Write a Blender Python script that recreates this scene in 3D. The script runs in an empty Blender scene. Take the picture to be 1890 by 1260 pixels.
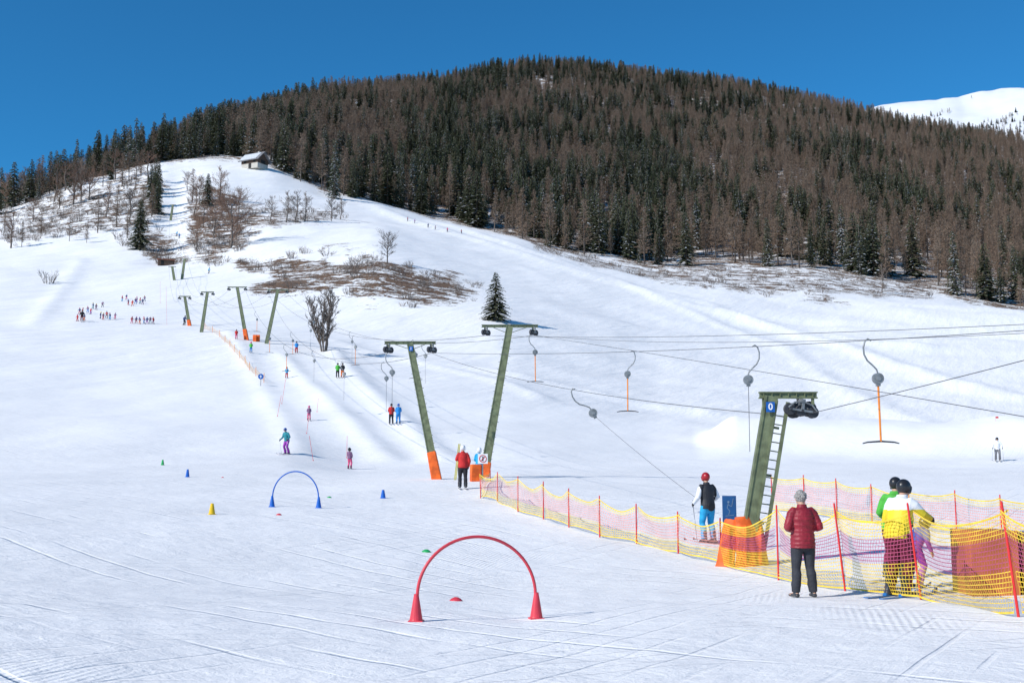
import bpy, math, random, time
import numpy as np
from mathutils import Vector, Matrix
T0=time.time()
random.seed(7); rnd=random.Random(11)
scene=bpy.context.scene
COL=scene.collection
F=2100.0; PIT=math.atan(270/2100.0); EYE=1.6
cp,sp=math.cos(PIT),math.sin(PIT)

# ------------------------------------------------------------------ survey helpers (bearing / slope of a sight line)
def sight(px,py):
    dx=px-945.0; dy=F*cp-(630-py)*sp; dz=F*sp+(630-py)*cp
    return math.atan2(dx,dy), dz/math.hypot(dx,dy)
def P(px,py,r):
    a,t=sight(px,py)
    return Vector((r*math.sin(a),r*math.cos(a),EYE+r*t))

# ------------------------------------------------------------------ noise
def _h(ix,iy,s):
    v=np.sin(ix*127.1+iy*311.7+s*74.7)*43758.5453
    return v-np.floor(v)
def vn(x,y,s=0):
    ix=np.floor(x);iy=np.floor(y);fx=x-ix;fy=y-iy
    fx=fx*fx*(3-2*fx);fy=fy*fy*(3-2*fy)
    a=_h(ix,iy,s);b=_h(ix+1,iy,s);c=_h(ix,iy+1,s);d=_h(ix+1,iy+1,s)
    return (a*(1-fx)+b*fx)*(1-fy)+(c*(1-fx)+d*fx)*fy-0.5
def fbm(x,y,s=0,o=3):
    t=0;a=1
    for i in range(o):
        t=t+a*vn(x,y,s+i);x=x*2.03;y=y*2.03;a*=.5
    return t

# ------------------------------------------------------------------ terrain table
RINGS=[
 (6,  0.0),
 (14.6,[(-500,1140),(945,1145),(2400,1145)]),
 (18.6,[(-500,1092),(600,1098),(945,1103),(2400,1103)]),
 (28, [(-500,972),(600,980),(945,995),(1300,1003),(2400,1003)]),
 (36, [(-500,925),(600,930),(945,935),(1300,945),(2400,950)]),
 (46, [(-500,890),(600,895),(800,893),(945,893),(1300,905),(2400,905)]),
 (74, [(-500,845),(530,842),(650,860),(945,855),(1300,868),(2400,868)]),
 (96, [(-500,775),(570,778),(730,784),(945,795),(1200,830),(1500,842),(2400,848)]),
 (125,[(-500,690),(630,695),(700,700),(945,720),(1200,765),(1500,795),(2400,800)]),
 (160,[(-500,625),(455,624),(600,640),(700,655),(945,665),(1200,715),(1500,742),(2400,752)]),
 (200,[(-500,582),(300,585),(600,598),(700,592),(915,590),(1200,660),(1500,690),(2400,702)]),
 (260,[(-500,530),(150,530),(300,522),(500,508),(700,488),(945,540),(1200,592),(1500,630),(2400,648)]),
 (340,[(-500,485),(0,470),(150,458),(300,450),(500,425),(700,430),(945,480),(1200,530),(1500,560),(2400,600)]),
 (420,[(-500,440),(0,418),(150,385),(300,360),(400,352),(500,368),(700,395),(945,440),(1200,490),(1500,508),(1890,575),(2400,590)]),
 (480,[(-500,420),(0,387),(80,362),(150,335),(220,322),(300,306),(400,305),(500,308),(600,345),(700,373),(800,400),(945,425),(1200,465),(1500,480),(1890,545),(2400,560)]),
 (600,[(-500,430),(0,398),(100,355),(150,335),(200,314),(300,296),(400,274),(500,264),(600,290),(700,315),(945,345),(1200,390),(1500,410),(1890,480),(2400,500)]),
 (800,[(-500,470),(0,430),(150,350),(300,296),(400,252),(500,226),(600,212),(700,230),(945,240),(1200,290),(1500,320),(1890,390),(2400,410)]),
 (1000,[(-500,520),(0,470),(150,380),(300,320),(400,265),(500,218),(600,192),(700,184),(945,178),(1200,212),(1500,255),(1890,325),(2400,350)]),
 (1200,[(-500,580),(0,520),(300,360),(500,245),(600,207),(700,180),(800,170),(900,148),(1000,130),(1080,130),(1200,152),(1350,170),(1500,205),(1600,228),(1700,250),(1890,285),(2400,320)]),
 (1400,[(-500,650),(0,600),(300,430),(500,310),(700,230),(900,185),(1080,165),(1300,180),(1500,212),(1600,231),(1700,246),(1890,262),(2400,290)]),
 (1700,[(-500,700),(0,680),(500,420),(900,300),(1100,270),(1500,280),(1890,290),(2400,320)]),
 (2200,250.),(4000,60.),(14000,0.)]
AZ=np.radians(np.concatenate([np.arange(-180,-34,4.0),np.arange(-34,34,0.11),np.arange(34,180.1,4.0)]))
RR=[3.0]
while RR[-1]<1700: RR.append(RR[-1]*1.0125)
RR+= [1900,2200,2800,4000,7000,14000]
RR=np.array(RR)
def ringz(r,pts):
    if isinstance(pts,float): return np.full(len(AZ),pts)
    a=[];z=[]
    for px,py in pts:
        aa,t=sight(px,py);a.append(aa);z.append(EYE+r*t)
    v=np.interp(AZ,a,z)
    k=np.hanning(19);k/=k.sum()
    return np.convolve(np.pad(v,9,mode='edge'),k,mode='valid')
def table(rings,RRx):
    rs=np.array([q[0] for q in rings],float)
    Z=np.array([ringz(*q) for q in rings])
    h=np.diff(rs)[:,None];d=np.diff(Z,axis=0)/h
    m=np.zeros_like(Z);m[0]=d[0];m[-1]=d[-1]
    with np.errstate(all='ignore'):
        w1=2*h[1:]+h[:-1];w2=h[1:]+2*h[:-1]
        hm=(w1+w2)/(w1/d[:-1]+w2/d[1:])
    m[1:-1]=np.where(d[:-1]*d[1:]>0,hm,0)
    out=np.zeros((len(RRx),len(AZ)))
    for j,r in enumerate(RRx):
        if r<=rs[0]: out[j]=Z[0];continue
        i=min(max(np.searchsorted(rs,r)-1,0),len(rs)-2)
        H=rs[i+1]-rs[i];t=(r-rs[i])/H
        out[j]=(2*t**3-3*t**2+1)*Z[i]+(t**3-2*t**2+t)*H*m[i]+(-2*t**3+3*t**2)*Z[i+1]+(t**3-t**2)*H*m[i+1]
    return out
TZ=table(RINGS,RR)
A2,R2=np.meshgrid(AZ,RR)
X2=R2*np.sin(A2);Y2=R2*np.cos(A2)
fall=np.clip((np.abs(A2)-math.radians(50))/math.radians(50),0,1);fall=1-0.85*fall*fall*(3-2*fall)
TZ=TZ*fall
def sstep(a,b,x):
    t=np.clip((x-a)/(b-a),0,1);return t*t*(3-2*t)
TZ+=fbm(X2/2.5,Y2/2.5,3)*0.05*(1-sstep(60,150,R2))
TZ+=fbm(X2/0.7,Y2/0.7,9,2)*0.018*(1-sstep(25,45,R2))
TZ+=fbm(X2/14,Y2/14,5)*0.42*sstep(40,90,R2)
TZ+=fbm(X2/45,Y2/45,15)*2.0*sstep(150,320,R2)
TZ+=fbm(X2/18,Y2/26,19)*0.4*sstep(170,300,R2)
TZ+=fbm(X2/70,Y2/70,25)*9*sstep(560,900,R2)*(1-sstep(1500,1900,R2))
# groomed snow bank on the right: a long low roll with a rounded end
bk=sight(1278,850)[0]; b2=sight(1365,850)[0]
wob=fbm(X2/14,Y2/14,44)*2.0
prof=np.exp(-np.abs((R2+wob-105)/8.5)**2.6)
TZ+=prof*2.75*sstep(bk,b2,A2)*(.9+.25*fbm(X2/12,Y2/12,47))*(1-sstep(math.radians(45),math.radians(55),A2))

def cellz(r,a):
    j=np.clip(np.searchsorted(RR,r)-1,0,len(RR)-2);i=np.clip(np.searchsorted(AZ,a)-1,0,len(AZ)-2)
    tr=(r-RR[j])/(RR[j+1]-RR[j]);ta=(a-AZ[i])/(AZ[i+1]-AZ[i])
    tr=np.clip(tr,0,1)
    return (TZ[j,i]*(1-ta)+TZ[j,i+1]*ta)*(1-tr)+(TZ[j+1,i]*(1-ta)+TZ[j+1,i+1]*ta)*tr
def ground(x,y): return float(cellz(math.hypot(x,y),math.atan2(x,y)))
HR=np.exp(np.linspace(math.log(5),math.log(1690),2600))
def hit(px,py):
    a,t=sight(px,py)
    z=cellz(HR,np.full(len(HR),a));ray=EYE+HR*t
    w=np.where(z>=ray)[0]
    k=w[0] if len(w) else len(HR)-1
    r=HR[k]
    if 0<k:
        d0=ray[k-1]-z[k-1];d1=z[k]-ray[k]
        if d0+d1>0: r=HR[k-1]+(HR[k]-HR[k-1])*d0/(d0+d1)
    x=r*math.sin(a);y=r*math.cos(a)
    return Vector((x,y,ground(x,y)))
def rng_of(v): return math.hypot(v.x,v.y)

# berms along the lift track and piste edges (world polylines)
def ridge(pts,amp,wid):
    global TZ
    W=[hit(*p) for p in pts]
    best=np.full(X2.shape,1e9)
    for a,b in zip(W[:-1],W[1:]):
        ax,ay,bx,by=a.x,a.y,b.x,b.y
        L=(bx-ax)**2+(by-ay)**2
        t=np.clip(((X2-ax)*(bx-ax)+(Y2-ay)*(by-ay))/L,0,1)
        best=np.minimum(best,np.hypot(X2-ax-t*(bx-ax),Y2-ay-t*(by-ay)))
    TZ=TZ+amp*np.exp(-(best/wid)**2)
ridge([(520,655),(560,700),(640,770),(720,850)],0.28,1.2)
ridge([(615,650),(680,720),(760,790),(820,850)],0.35,1.3)
ridge([(420,610),(470,690),(520,770),(560,840)],0.2,1.2)
ridge([(640,655),(800,672),(1000,705),(1300,760)],0.45,2.0)
ridge([(620,630),(700,655),(860,690),(1000,735)],0.3,1.6)
ridge([(700,385),(900,450),(1150,530),(1400,600),(1700,640)],0.9,4)
ridge([(800,410),(1050,490),(1300,560),(1560,640),(1890,740)],0.8,3)
ridge([(1300,560),(1600,600),(1890,625)],-0.6,4)
ridge([(1150,520),(1450,640),(1890,790)],0.5,2.5)
ridge([(310,480),(318,400),(330,320)],-1.2,6)
ridge([(60,600),(110,540),(150,480)],0.3,2)

# dirt mask from world polygons
POLY=[([(425,482),(560,466),(700,474),(800,496),(880,518),(890,560),(850,578),(760,573),(640,550),(500,532)],.93),
 ([(345,350),(375,335),(455,365),(470,400),(455,455),(400,492),(365,492),(352,420)],.92),
 ([(200,435),(250,430),(338,445),(340,492),(300,490),(230,455)],.84),
 ([(0,388),(150,345),(290,325),(296,430),(150,432),(0,460)],.66),
 ([(960,450),(1100,470),(1200,490),(1500,485),(1760,530),(1700,552),(1400,550),(1250,525),(1050,480)],.70),
 ([(470,385),(640,385),(650,412),(500,418)],.70)]
DIRT=np.zeros(X2.shape)
wx=X2+fbm(X2/9,Y2/9,40)*16;wy=Y2+fbm(X2/12,Y2/12,50)*26
for pts,val in POLY:
    W=[hit(*p) for p in pts];ins=np.zeros(X2.shape,bool)
    n=len(W)
    for i in range(n):
        a=W[i];b=W[(i+1)%n]
        if abs(a.y-b.y)<1e-6: continue
        c=((a.y>wy)!=(b.y>wy))&(wx<(b.x-a.x)*(wy-a.y)/(b.y-a.y)+a.x)
        ins^=c
    DIRT=np.maximum(DIRT,ins*val)
# forest edge radius by bearing
EDGE=[(-500,470),(0,482),(100,486),(200,490),(300,500),(400,505),(480,500),(500,486),(600,468),(700,480),(800,474),(900,466),(950,446),(1000,402),(1060,425),(1100,440),(1200,412),(1300,440),(1500,455),(1700,450),(1780,425),(1890,418),(2400,410)]
EA=[sight(p,430)[0] for p,_ in EDGE];ER=[r for _,r in EDGE]
def edge_r(a): return np.interp(a,EA,ER)
FOR=(R2>edge_r(A2)-6)&(R2<1800)
DIRT=np.maximum(DIRT,FOR*0.88*sstep(-25,-22,np.degrees(A2)))
for _ in range(2):
    D=DIRT;D=(np.roll(D,1,1)+2*D+np.roll(D,-1,1))/4;DIRT=(np.roll(D,1,0)+2*D+np.roll(D,-1,0))/4
print('terrain',time.time()-T0)

# ------------------------------------------------------------------ materials
def new_mat(name):
    m=bpy.data.materials.new(name);m.use_nodes=True
    nt=m.node_tree;b=nt.nodes['Principled BSDF'];return m,nt,b
MC={}
def mat(name,col,rough=.6,var=.15,scale=6,bump=0.0,bscale=30,metal=0.0,spec=.4):
    if name in MC: return MC[name]
    m,nt,b=new_mat(name);N=nt.nodes;L=nt.links
    tc=N.new('ShaderNodeTexCoord');no=N.new('ShaderNodeTexNoise');no.inputs['Scale'].default_value=scale;no.inputs['Detail'].default_value=3
    L.new(tc.outputs['Object'],no.inputs['Vector'])
    mx=N.new('ShaderNodeMix');mx.data_type='RGBA'
    mx.inputs[6].default_value=[c*(1-var) for c in col]+[1];mx.inputs[7].default_value=[min(1,c*(1+var)) for c in col]+[1]
    mr=N.new('ShaderNodeMapRange');mr.inputs[1].default_value=.35;mr.inputs[2].default_value=.65
    L.new(no.outputs['Fac'],mr.inputs[0]);L.new(mr.outputs[0],mx.inputs[0]);L.new(mx.outputs[2],b.inputs['Base Color'])
    b.inputs['Roughness'].default_value=rough;b.inputs['Metallic'].default_value=metal;b.inputs['Specular IOR Level'].default_value=spec
    if bump:
        n2=N.new('ShaderNodeTexNoise');n2.inputs['Scale'].default_value=bscale;L.new(tc.outputs['Object'],n2.inputs['Vector'])
        bp=N.new('ShaderNodeBump');bp.inputs['Strength'].default_value=bump;bp.inputs['Distance'].default_value=.02
        L.new(n2.outputs['Fac'],bp.inputs['Height']);L.new(bp.outputs[0],b.inputs['Normal'])
    MC[name]=m;return m
def split_mat(name,c1,c2,axis,thr,absx=False,rough=.6):
    if name in MC: return MC[name]
    m,nt,b=new_mat(name);N=nt.nodes;L=nt.links
    tc=N.new('ShaderNodeTexCoord');s=N.new('ShaderNodeSeparateXYZ');L.new(tc.outputs['Object'],s.inputs[0])
    src=s.outputs[axis]
    if absx:
        ab=N.new('ShaderNodeMath');ab.operation='ABSOLUTE';L.new(src,ab.inputs[0]);src=ab.outputs[0]
    no=N.new('ShaderNodeTexNoise');no.inputs['Scale'].default_value=9;L.new(tc.outputs['Object'],no.inputs['Vector'])
    ad=N.new('ShaderNodeMath');ad.operation='MULTIPLY_ADD';ad.inputs[1].default_value=.05;L.new(no.outputs['Fac'],ad.inputs[0]);L.new(src,ad.inputs[2])
    g=N.new('ShaderNodeMath');g.operation='GREATER_THAN';g.inputs[1].default_value=thr+.025;L.new(ad.outputs[0],g.inputs[0])
    mx=N.new('ShaderNodeMix');mx.data_type='RGBA';mx.inputs[6].default_value=list(c1)+[1];mx.inputs[7].default_value=list(c2)+[1]
    L.new(g.outputs[0],mx.inputs[0]);L.new(mx.outputs[2],b.inputs['Base Color']);b.inputs['Roughness'].default_value=rough
    MC[name]=m;return m

def tree_mat(name,col,col2):
    # foliage colour drifts from tree to tree by world position
    m,nt,b=new_mat(name);N=nt.nodes;L=nt.links
    geo=N.new('ShaderNodeNewGeometry')
    n1=N.new('ShaderNodeTexNoise');n1.inputs['Scale'].default_value=.13;n1.inputs['Detail'].default_value=3;n1.inputs['Roughness'].default_value=.65;L.new(geo.outputs['Position'],n1.inputs['Vector'])
    r1=N.new('ShaderNodeMapRange');r1.inputs[1].default_value=.34;r1.inputs[2].default_value=.66;L.new(n1.outputs['Fac'],r1.inputs[0])
    mx=N.new('ShaderNodeMix');mx.data_type='RGBA';mx.inputs[6].default_value=list(col)+[1];mx.inputs[7].default_value=list(col2)+[1];L.new(r1.outputs[0],mx.inputs[0])
    L.new(mx.outputs[2],b.inputs['Base Color']);b.inputs['Roughness'].default_value=.9;b.inputs['Specular IOR Level'].default_value=.15
    MC[name]=m;return m

def snow_material(name):
    m,nt,b=new_mat(name);N=nt.nodes;L=nt.links
    geo=N.new('ShaderNodeNewGeometry');pos=geo.outputs['Position']
    def noise(sc,det=5,rough=.55,vec=None,dist=0):
        n=N.new('ShaderNodeTexNoise');n.inputs['Scale'].default_value=sc;n.inputs['Detail'].default_value=det;n.inputs['Roughness'].default_value=rough;n.inputs['Distortion'].default_value=dist
        L.new(vec or pos,n.inputs['Vector']);return n.outputs['Fac']
    def math_(op,a,b_=None,c=None):
        n=N.new('ShaderNodeMath');n.operation=op
        for i,v in enumerate((a,b_,c)):
            if v is None: continue
            if isinstance(v,(int,float)): n.inputs[i].default_value=v
            else: L.new(v,n.inputs[i])
        return n.outputs[0]
    def mr(v,a,b_,c=0,d=1):
        n=N.new('ShaderNodeMapRange');n.interpolation_type='SMOOTHSTEP'
        n.inputs[1].default_value=a;n.inputs[2].default_value=b_;n.inputs[3].default_value=c;n.inputs[4].default_value=d
        L.new(v,n.inputs[0]);return n.outputs[0]
    def mapping(rot,sc=(1,1,1),loc=(0,0,0)):
        n=N.new('ShaderNodeMapping');n.vector_type='POINT';n.inputs['Rotation'].default_value=(0,0,rot);n.inputs['Location'].default_value=loc
        L.new(pos,n.inputs['Vector'])
        n2=N.new('ShaderNodeMapping');n2.inputs['Scale'].default_value=sc;L.new(n.outputs[0],n2.inputs['Vector']);return n2.outputs[0]
    def tracks(rot,sc,dist,w,seed):
        # gently curving, near parallel ski lines kept to irregular patches
        wv=N.new('ShaderNodeTexWave');wv.inputs['Scale'].default_value=sc;wv.inputs['Distortion'].default_value=dist;wv.inputs['Detail'].default_value=1;wv.inputs['Detail Scale'].default_value=.12;wv.inputs['Detail Roughness'].default_value=.3
        L.new(mapping(rot,(1,1,.0)),wv.inputs['Vector'])
        ln=mr(wv.outputs['Fac'],1-w,1.0)
        pm=mr(noise(.30,2,.6,mapping(rot,(1.6,.55,1),(seed,seed*2,0))),.48,.58)
        return math_('MULTIPLY',ln,pm)
    att=N.new('ShaderNodeAttribute');att.attribute_name='dirt'
    streak=noise(.17,7,.76,mapping(.12,(.85,1.5,1.5)),1.0)
    fine=noise(1.1,4,.7)
    dsum=math_('ADD',math_('MULTIPLY',att.outputs['Fac'],.36),math_('MULTIPLY_ADD',streak,1.7,math_('MULTIPLY',fine,.6)))
    dfac=mr(dsum,1.38,1.45)
    dfac=math_('MULTIPLY',dfac,mr(att.outputs['Fac'],.05,.3))
    cs=N.new('ShaderNodeMix');cs.data_type='RGBA';cs.inputs[6].default_value=(.865,.855,.845,1);cs.inputs[7].default_value=(.93,.915,.90,1)
    L.new(mr(noise(.10,5,.62,mapping(.4,(1.8,.6,1))),.35,.65),cs.inputs[0])
    cd=N.new('ShaderNodeMix');cd.data_type='RGBA';cd.inputs[6].default_value=(.088,.052,.035,1);cd.inputs[7].default_value=(.25,.165,.11,1)
    L.new(mr(fine,.35,.65),cd.inputs[0])
    mx=N.new('ShaderNodeMix');mx.data_type='RGBA';L.new(dfac,mx.inputs[0]);L.new(cs.outputs[2],mx.inputs[6]);L.new(cd.outputs[2],mx.inputs[7])
    L.new(mx.outputs[2],b.inputs['Base Color']);b.inputs['Roughness'].default_value=.8;b.inputs['Specular IOR Level'].default_value=.15
    sx=N.new('ShaderNodeSeparateXYZ');L.new(pos,sx.inputs[0])
    nearm=mr(sx.outputs[1],22,48,1,0)
    midm=mr(sx.outputs[1],60,115,1,0)
    h=math_('MULTIPLY',noise(.5,3,.55),.08)
    lump=noise(2.2,5,.62,None,.3)
    h=math_('ADD',h,math_('MULTIPLY',math_('MULTIPLY',lump,.050),midm))
    grit=noise(20,4,.72)
    h=math_('ADD',h,math_('MULTIPLY',math_('MULTIPLY',grit,.014),nearm))
    # scraped, brushed texture in two directions
    sc1=noise(5.0,4,.68,mapping(.55,(1,.10,1)));sc2=noise(5.0,4,.68,mapping(-.75,(1,.12,1)))
    pmx=mr(noise(.25,2,.6),.42,.58)
    mix_=N.new('ShaderNodeMix');mix_.data_type='FLOAT';L.new(pmx,mix_.inputs[0]);L.new(sc1,mix_.inputs[2]);L.new(sc2,mix_.inputs[3])
    smo=mr(noise(.13,2,.6,mapping(.9,(1,.7,1),(9,4,0))),.40,.62,.45,1)
    h=math_('ADD',h,math_('MULTIPLY',math_('MULTIPLY',math_('MULTIPLY',mix_.outputs[0],.036),smo),midm))
    t=math_('ADD',tracks(.55,.60,6.0,.06,3),tracks(-.75,.42,8.0,.045,11))
    t=math_('ADD',t,tracks(1.25,.8,6.0,.07,23))
    t=math_('MULTIPLY',t,midm)
    h=math_('SUBTRACT',h,math_('MULTIPLY',t,.021))
    cw=N.new('ShaderNodeTexWave');cw.inputs['Scale'].default_value=3.4;cw.inputs['Distortion'].default_value=.7;cw.inputs['Detail Scale'].default_value=.3
    L.new(mapping(.25),cw.inputs['Vector'])
    cm=math_('MULTIPLY',mr(noise(.17,2,.6,mapping(.25,(1,.6,1))),.54,.66),nearm)
    h=math_('ADD',h,math_('MULTIPLY',math_('MULTIPLY',cw.outputs['Fac'],cm),.008))
    farm=mr(sx.outputs[1],90,140,0,1)
    h=math_('ADD',h,math_('MULTIPLY',math_('MULTIPLY',noise(.20,6,.60,mapping(.45,(2.4,.40,1))),farm),.40))
    h=math_('ADD',h,math_('MULTIPLY',math_('MULTIPLY',fine,dfac),.5))
    bp=N.new('ShaderNodeBump');bp.inputs['Strength'].default_value=.85;bp.inputs['Distance'].default_value=1.0
    L.new(h,bp.inputs['Height']);L.new(bp.outputs[0],b.inputs['Normal'])
    return m
SNOW=snow_material('snow')

# ------------------------------------------------------------------ mesh building
class MB:
    def __init__(s): s.v=[];s.f=[];s.m=[]
    def add(s,vs,fs,mi=0):
        o=len(s.v);s.v+= [tuple(v) for v in vs];s.f+=[tuple(i+o for i in f) for f in fs];s.m+=[mi]*len(fs)
    def box(s,c,size,R=None,mi=0,taper=1.0):
        R=R or Matrix.Identity(3);c=Vector(c);vs=[]
        for z in(-1,1):
            k=taper if z>0 else 1
            for x,y in((-1,-1),(1,-1),(1,1),(-1,1)):
                vs.append(c+R@Vector((x*size[0]/2*k,y*size[1]/2*k,z*size[2]/2)))
        s.add(vs,[(3,2,1,0),(4,5,6,7),(0,1,5,4),(1,2,6,5),(2,3,7,6),(3,0,4,7)],mi)
    def tube(s,pts,rad,seg=8,mi=0,side=None,rnd_=False,cap=True):
        pts=[Vector(p) for p in pts]
        if not isinstance(rad,(list,tuple)): rad=[rad]*len(pts)
        rad=[(r,r) if not isinstance(r,tuple) else r for r in rad]
        n=len(pts)
        tang=[]
        for i in range(n):
            a=pts[max(i-1,0)];b=pts[min(i+1,n-1)];t=(b-a)
            tang.append(t.normalized() if t.length>1e-9 else Vector((0,0,1)))
        sd=Vector(side) if side is not None else (Vector((1,0,0)) if abs(tang[0].x)<.9 else Vector((0,1,0)))
        rings=[]
        def ring(c,t,ra,rb):
            nonlocal sd
            x=(sd-t*sd.dot(t))
            if x.length<1e-6: x=t.orthogonal()
            x.normalize();sd=x;y=t.cross(x)
            return [c+x*ra*math.cos(2*math.pi*k/seg)+y*rb*math.sin(2*math.pi*k/seg) for k in range(seg)]
        if rnd_:
            for q in(.92,.6,.28):
                k=math.sqrt(max(0,1-q*q));r0=min(rad[0]);rings.append(ring(pts[0]-tang[0]*r0*q,tang[0],rad[0][0]*k,rad[0][1]*k))
        for i in range(n): rings.append(ring(pts[i],tang[i],*rad[i]))
        if rnd_:
            for q in(.28,.6,.92):
                k=math.sqrt(max(0,1-q*q));r0=min(rad[-1]);rings.append(ring(pts[-1]+tang[-1]*r0*q,tang[-1],rad[-1][0]*k,rad[-1][1]*k))
        vs=[p for r in rings for p in r];fs=[]
        for i in range(len(rings)-1):
            for k in range(seg):
                a=i*seg+k;b=i*seg+(k+1)%seg;fs.append((a,b,b+seg,a+seg))
        if cap:
            fs.append(tuple(range(seg))[::-1]);o=(len(rings)-1)*seg;fs.append(tuple(o+k for k in range(seg)))
        s.add(vs,fs,mi)
    def ell(s,c,r,seg=12,rings=8,mi=0,R=None):
        c=Vector(c);vs=[];fs=[];R=R or Matrix.Identity(3)
        for i in range(1,rings):
            th=math.pi*i/rings
            for k in range(seg):
                ph=2*math.pi*k/seg
                vs.append(c+R@Vector((r[0]*math.sin(th)*math.cos(ph),r[1]*math.sin(th)*math.sin(ph),r[2]*math.cos(th))))
        for i in range(rings-2):
            for k in range(seg):
                a=i*seg+k;b=i*seg+(k+1)%seg;fs.append((a,a+seg,b+seg,b))
        t=len(vs);vs.append(c+R@Vector((0,0,r[2])));vs.append(c-R@Vector((0,0,r[2])))
        for k in range(seg):
            fs.append((t,k,(k+1)%seg));o=(rings-2)*seg;fs.append((t+1,o+(k+1)%seg,o+k))
        s.add(vs,fs,mi)
    def mesh(s,name,mats,smooth=False):
        me=bpy.data.meshes.new(name);me.from_pydata(s.v,[],s.f)
        for m in mats: me.materials.append(m)
        me.polygons.foreach_set('material_index',s.m)
        if smooth: me.polygons.foreach_set('use_smooth',[True]*len(s.f))
        me.update();return me
def obj(name,data,loc=(0,0,0),parent=None,label=None,cat=None,group=None,kind=None,rot=None,scale=None):
    o=bpy.data.objects.new(name,data);COL.objects.link(o);o.location=loc
    if rot is not None: o.rotation_euler=rot
    if scale is not None: o.scale=scale if isinstance(scale,(tuple,list)) else (scale,)*3
    if parent: o.parent=parent
    if label: o['label']=label
    if cat: o['category']=cat
    if group: o['group']=group
    if kind: o['kind']=kind
    return o
def rotaxis(d,up=Vector((0,1,0))):
    z=Vector(d).normalized();x=up.cross(z)
    if x.length<1e-5:x=Vector((1,0,0))
    x.normalize();y=z.cross(x);return Matrix((x,y,z)).transposed()
def bevel(o,w=.01,seg=2):
    m=o.modifiers.new('bevel','BEVEL');m.width=w;m.segments=seg;m.limit_method='ANGLE';return o
def remesh(mb,voxel,name,mats,it=3,fac=.5):
    me=mb.mesh(name+'_raw',[]);o=bpy.data.objects.new('tmp',me);COL.objects.link(o)
    r=o.modifiers.new('r','REMESH');r.mode='VOXEL';r.voxel_size=voxel;r.use_smooth_shade=True
    s=o.modifiers.new('s','SMOOTH');s.iterations=it;s.factor=fac
    dg=bpy.context.evaluated_depsgraph_get()
    out=bpy.data.meshes.new_from_object(o.evaluated_get(dg));out.name=name
    bpy.data.objects.remove(o);bpy.data.meshes.remove(me)
    out.materials.clear()
    for m in mats: out.materials.append(m)
    out.polygons.foreach_set('use_smooth',[True]*len(out.polygons))
    return out
def textmesh(s,size,m,depth=.004):
    c=bpy.data.curves.new('t','FONT');c.body=s;c.size=size;c.align_x='CENTER';c.align_y='CENTER';c.extrude=depth;c.offset=size*.02
    o=bpy.data.objects.new('tmp',c);COL.objects.link(o)
    me=bpy.data.meshes.new_from_object(o.evaluated_get(bpy.context.evaluated_depsgraph_get()))
    bpy.data.objects.remove(o);me.materials.clear();me.materials.append(m);return me

# ------------------------------------------------------------------ people
SKIN=mat('skin',(.55,.32,.22),.5,.1,20)
def cloth(n,c,r=.75,var=.2): return mat('cloth_'+n,c,r,var,5,.5,22)
C=dict(red=cloth('red',(.50,.02,.02)),darkred=cloth('dark_red',(.25,.016,.028),.5),black=cloth('black',(.018,.018,.022)),grey=cloth('grey',(.16,.16,.17)),
 charcoal=cloth('charcoal',(.03,.032,.04)),blue=cloth('blue',(.02,.22,.55)),cyan=cloth('cyan',(.02,.34,.62)),teal=cloth('teal',(.02,.22,.26)),purple=cloth('purple',(.30,.05,.36)),
 pink=cloth('pink',(.70,.10,.22)),green=cloth('green',(.08,.42,.05)),white=cloth('white',(.78,.78,.80)),yellow=cloth('yellow',(.78,.62,.02)),orange=cloth('orange',(.75,.16,.02)),
 maroon=cloth('maroon',(.14,.012,.03)),mauve=cloth('mauve',(.20,.10,.18)),navy=cloth('navy',(.02,.04,.13)))
C['vest']=split_mat('black_jacket_white_sleeve_panels',(.018,.018,.022),(.78,.78,.8),0,.235,True)
C['yelwhite']=split_mat('yellow_jacket_white_shoulders',(.78,.60,.02),(.80,.80,.80),2,1.27)
C['motley']=split_mat('purple_blue_jacket',(.22,.08,.30),(.06,.10,.34),2,1.12)
GEAR=mat('ski_boot_plastic',(.04,.04,.045),.35,.2,10)
HAIR=mat('grey_hair',(.30,.28,.26),.8,.35,40,.8,60)
HELM={k:mat('helmet_'+k,c,.3,.08,6,0,30,0,.5) for k,c in dict(white=(.75,.75,.75),black=(.02,.02,.022),red=(.36,.012,.018),blue=(.02,.1,.4),yellow=(.7,.5,.03),pink=(.6,.12,.25)).items()}
SKIM={k:mat('ski_'+k,c,.3,.15,9) for k,c in dict(white=(.6,.6,.62),blue=(.02,.15,.4),red=(.5,.03,.02),dark=(.04,.04,.05)).items()}
ALU=mat('aluminium',(.35,.35,.36),.35,.1,9,metal=.7)

BASE=dict(pel=(0,0,.95),wai=(0,.005,1.09),che=(0,0,1.29),top=(0,-.01,1.42),neck=(0,-.005,1.50),hd=(0,.015,1.635),
 sh=(.175,-.01,1.405),el=(.25,-.03,1.14),wr=(.24,.08,.92),hip=(.095,0,.92),kn=(.105,.03,.50),an=(.115,-.01,.09),toe=(.13,.15,.035))
def pose(**kw):
    J={}
    for k,v in BASE.items():
        if k in('pel','wai','che','top','neck','hd'): J[k]=Vector(kw.get(k,v))
        else:
            for s,sg in(('L',-1),('R',1)):
                if k+s in kw: J[k+s]=Vector(kw[k+s])
                else:
                    q=kw.get(k,v);J[k+s]=Vector((q[0]*sg,q[1],q[2]))
    lean=kw.get('lean',0)
    if lean:
        R=Matrix.Rotation(-lean,3,'X');pv=Vector((0,0,.95))
        for k in J:
            if k[:2] in('wa','ch','to','ne','hd','sh','el','wr') and not k.startswith('toe'): J[k]=pv+R@(J[k]-pv)
    return J
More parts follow.
